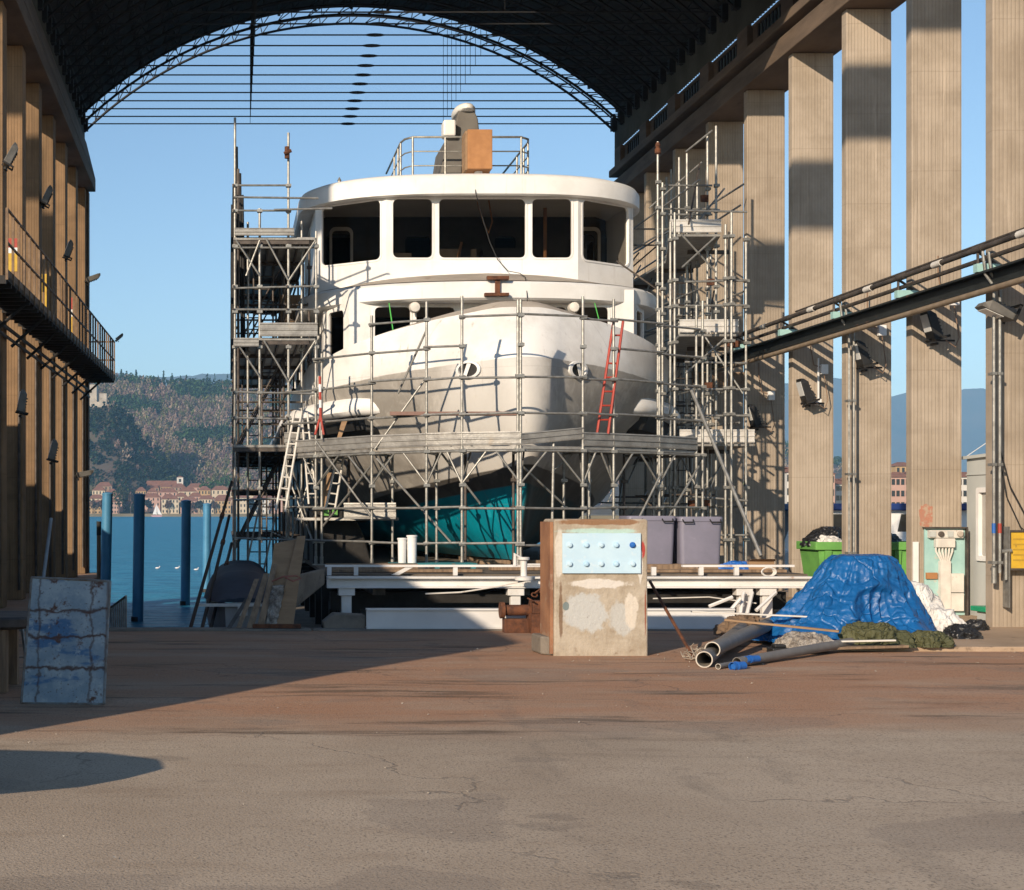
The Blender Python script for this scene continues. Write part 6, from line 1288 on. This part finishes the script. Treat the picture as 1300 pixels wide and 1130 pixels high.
# blue mooring piles
for px, top, d, r_, ln, lab in ((136.5,626.5,35,.125,-.11,'thick blue mooring pile nearest the left pillars, leaning slightly'),(177,628,36.5,.14,-.07,'blue mooring pile second from the left pillars'),(236.5,636,43,.14,-.05,'blue mooring pile right of the middle of the water'),(263,640,50,.14,-.05,'farthest blue mooring pile beside the raking tubes')):
    p = at(px, top, d); t = thing('mooring_pile', lab, 'pile', (p.x+ln, d, -1), 'blue mooring piles'); MB().tube((p.x+ln,d,-3), (p.x,d,p.z-.03), r_, 20).build('shaft', m_pile, t, smooth=40)
    mb = MB(); mb.lathe((p.x,d,p.z-.03), [(r_,0),(r_+.012,.0),(r_+.012,.03),(r_*.5,.06),(.01,.065)], 20); mb.build('cap', m_pile, t, smooth=30)
    MB().tube((p.x+ln*.95,d,-1.05), (p.x+ln*.93,d,-.88), r_+.004, 20).build('weed_band', m_black, t, smooth=40)
p = at(125.5,662,37); t = thing('mooring_post', 'slim brown wooden mooring post left of the blue piles', 'post', (p.x,37,-1)); MB().tube((p.x,37,-3), (p.x,37,p.z-.35), .055, 10).build('shaft', m_wood, t); MB().tube((p.x,37,p.z-.35), (p.x,37,p.z), .06, 10).build('tarred_top', m_black, t)
# covered boat afloat by the quay
t = thing('covered_boat', 'moored boat under a dark blue cover at the left end of the cradle', 'boat', (.15, 24, -1))
bxl, bxr = at(262,0,24).x, at(345,0,24).x; c = (bxl+bxr)/2+.05; hw = .62; lp = []
for i in range(12):
    y = 22.9+i*.55; k = min(1, (.25+i/4))**.6; bb = hw*min(1, .45+i*.14); prof = [(0,-1.2),(bb*.5,-1.1),(bb*.8,-.6),(bb*.95,-.1),(bb,.27),(bb*.97,.30)]
    lp.append([V((c-a, y, z)) for a, z in reversed(prof[1:])]+[V((c+a, y, z)) for a, z in prof])
mb = MB(); mb.loft(lp, False, (False, False)); mb.add(lp[0], [tuple(range(len(lp[0])))]); mb.build('hull', PM('boat_gelcoat', (.33,.32,.31), (.26,.25,.24), 2, .5), t, smooth=40)
mb = MB(); mb.box(c-.6, c+.62, 22.86, 22.9, -1.1, -.22); mb.build('dark_bottom', m_black, t)
mb = MB(); l2 = []
for i in range(12):
    y = 22.95+i*.52; w_ = hw*min(1, .62+i*.16)*1.03; h = .05+.40*math.sin(min(1, .03+i*.2)*math.pi/2)*(1-.12*math.sin(i*1.7)); l2.append([V((c+w_*u, y, .30+h*(1-abs(u)**3.2)+.02*noise.noise(V((u*4, y*3, 0))))) for u in [-1+2*k/14 for k in range(15)]])
mb.loft(l2, False, (False, False)); mb.add(l2[0], [tuple(range(15))]); mb.build('cover', m_cover, t, smooth=60)
mb = MB(); mb.box(c-.7, c+.66, 22.85, 22.93, .24, .285); mb.box(c-.08,c+.08,22.8,22.86,.1,.26); mb.build('rubbing_strake', m_cream, t)
# timber leaning at the dock edge
def lean(pts, d0, d1, th, mat, label, name='leaning_board'):
    b, u = pts[:2], pts[2:]; P = [at(*b[0], d0), at(*b[1], d0), at(*u[0], d1), at(*u[1], d1)]
    for p in P[:2]: p.z = max(p.z, .035)
    mb = MB(); mb.prism(P, (0, th, 0)); return tag(mb.build(name, mat), label, 'board', 'boards leaning at the dock edge')
lean([(349,797),(372,797),(388,680),(377,681)], 21.12, 21.75, .03, m_ply, 'tallest pale board leaning at the dock edge')
lean([(336,796),(352,796),(378,684),(348,690)], 21.2, 21.8, .02, m_ply, 'wide plywood sheet leaning behind the tallest board')
lean([(326,797),(335,797),(352,716),(345,716)], 21.08, 21.5, .03, m_wood, 'weathered plank left of the plywood sheet')
lean([(313,797),(322,797),(342,728),(335,728)], 21.08, 21.5, .03, m_wood, 'darker plank third from the left at the dock edge')
lean([(300,797),(306,797),(329,735),(323,735)], 21.08, 21.5, .03, m_wood, 'narrow lath second from the left at the dock edge')
lean([(288,797),(294,797),(317,760),(311,760)], 21.08, 21.4, .03, m_oldtube, 'leftmost short dark lath at the dock edge')
heap('film_roll', m_film, (.62,21.2,.035), .09, .06, .6, 'upright roll of crinkled film among the leaning boards', 'film', [(0,1,0),(.5,.9,.6),(.9,.8,1),(1,.05,1.02)], .2, 5, 1.1, (.12,.12), 50, 30, .02, 0, 12)
mb = MB(); mb.path([at(345,738,21.2), at(360,732,21.15), at(376,731,21.2), at(382,734,21.3), at(372,738,21.12), at(362,733,21.1)], .012, 6); tag(mb.build('red_strap', PM('faded_red_strap', (.30,.11,.08), (.22,.08,.06), 6)), 'faded red strap tied round the leaning boards', 'strap')
plank((.35,21.12,.04), (1.05,21.1,.04), .1, .06, m_rust, 'rusty iron bar lying before the leaning boards', 'iron_bar')
t = thing('concrete_sill', 'long sloping concrete sill behind the leaning boards', 'sill', (1.3,22.4,.1)); mb = MB(); mb.prism([at(375,772,21.7),at(412,742,22.6),at(412,722,22.6),at(380,730,21.7)], (0,.3,0)); mb.build('sill', m_cement, t, bevel=.02)
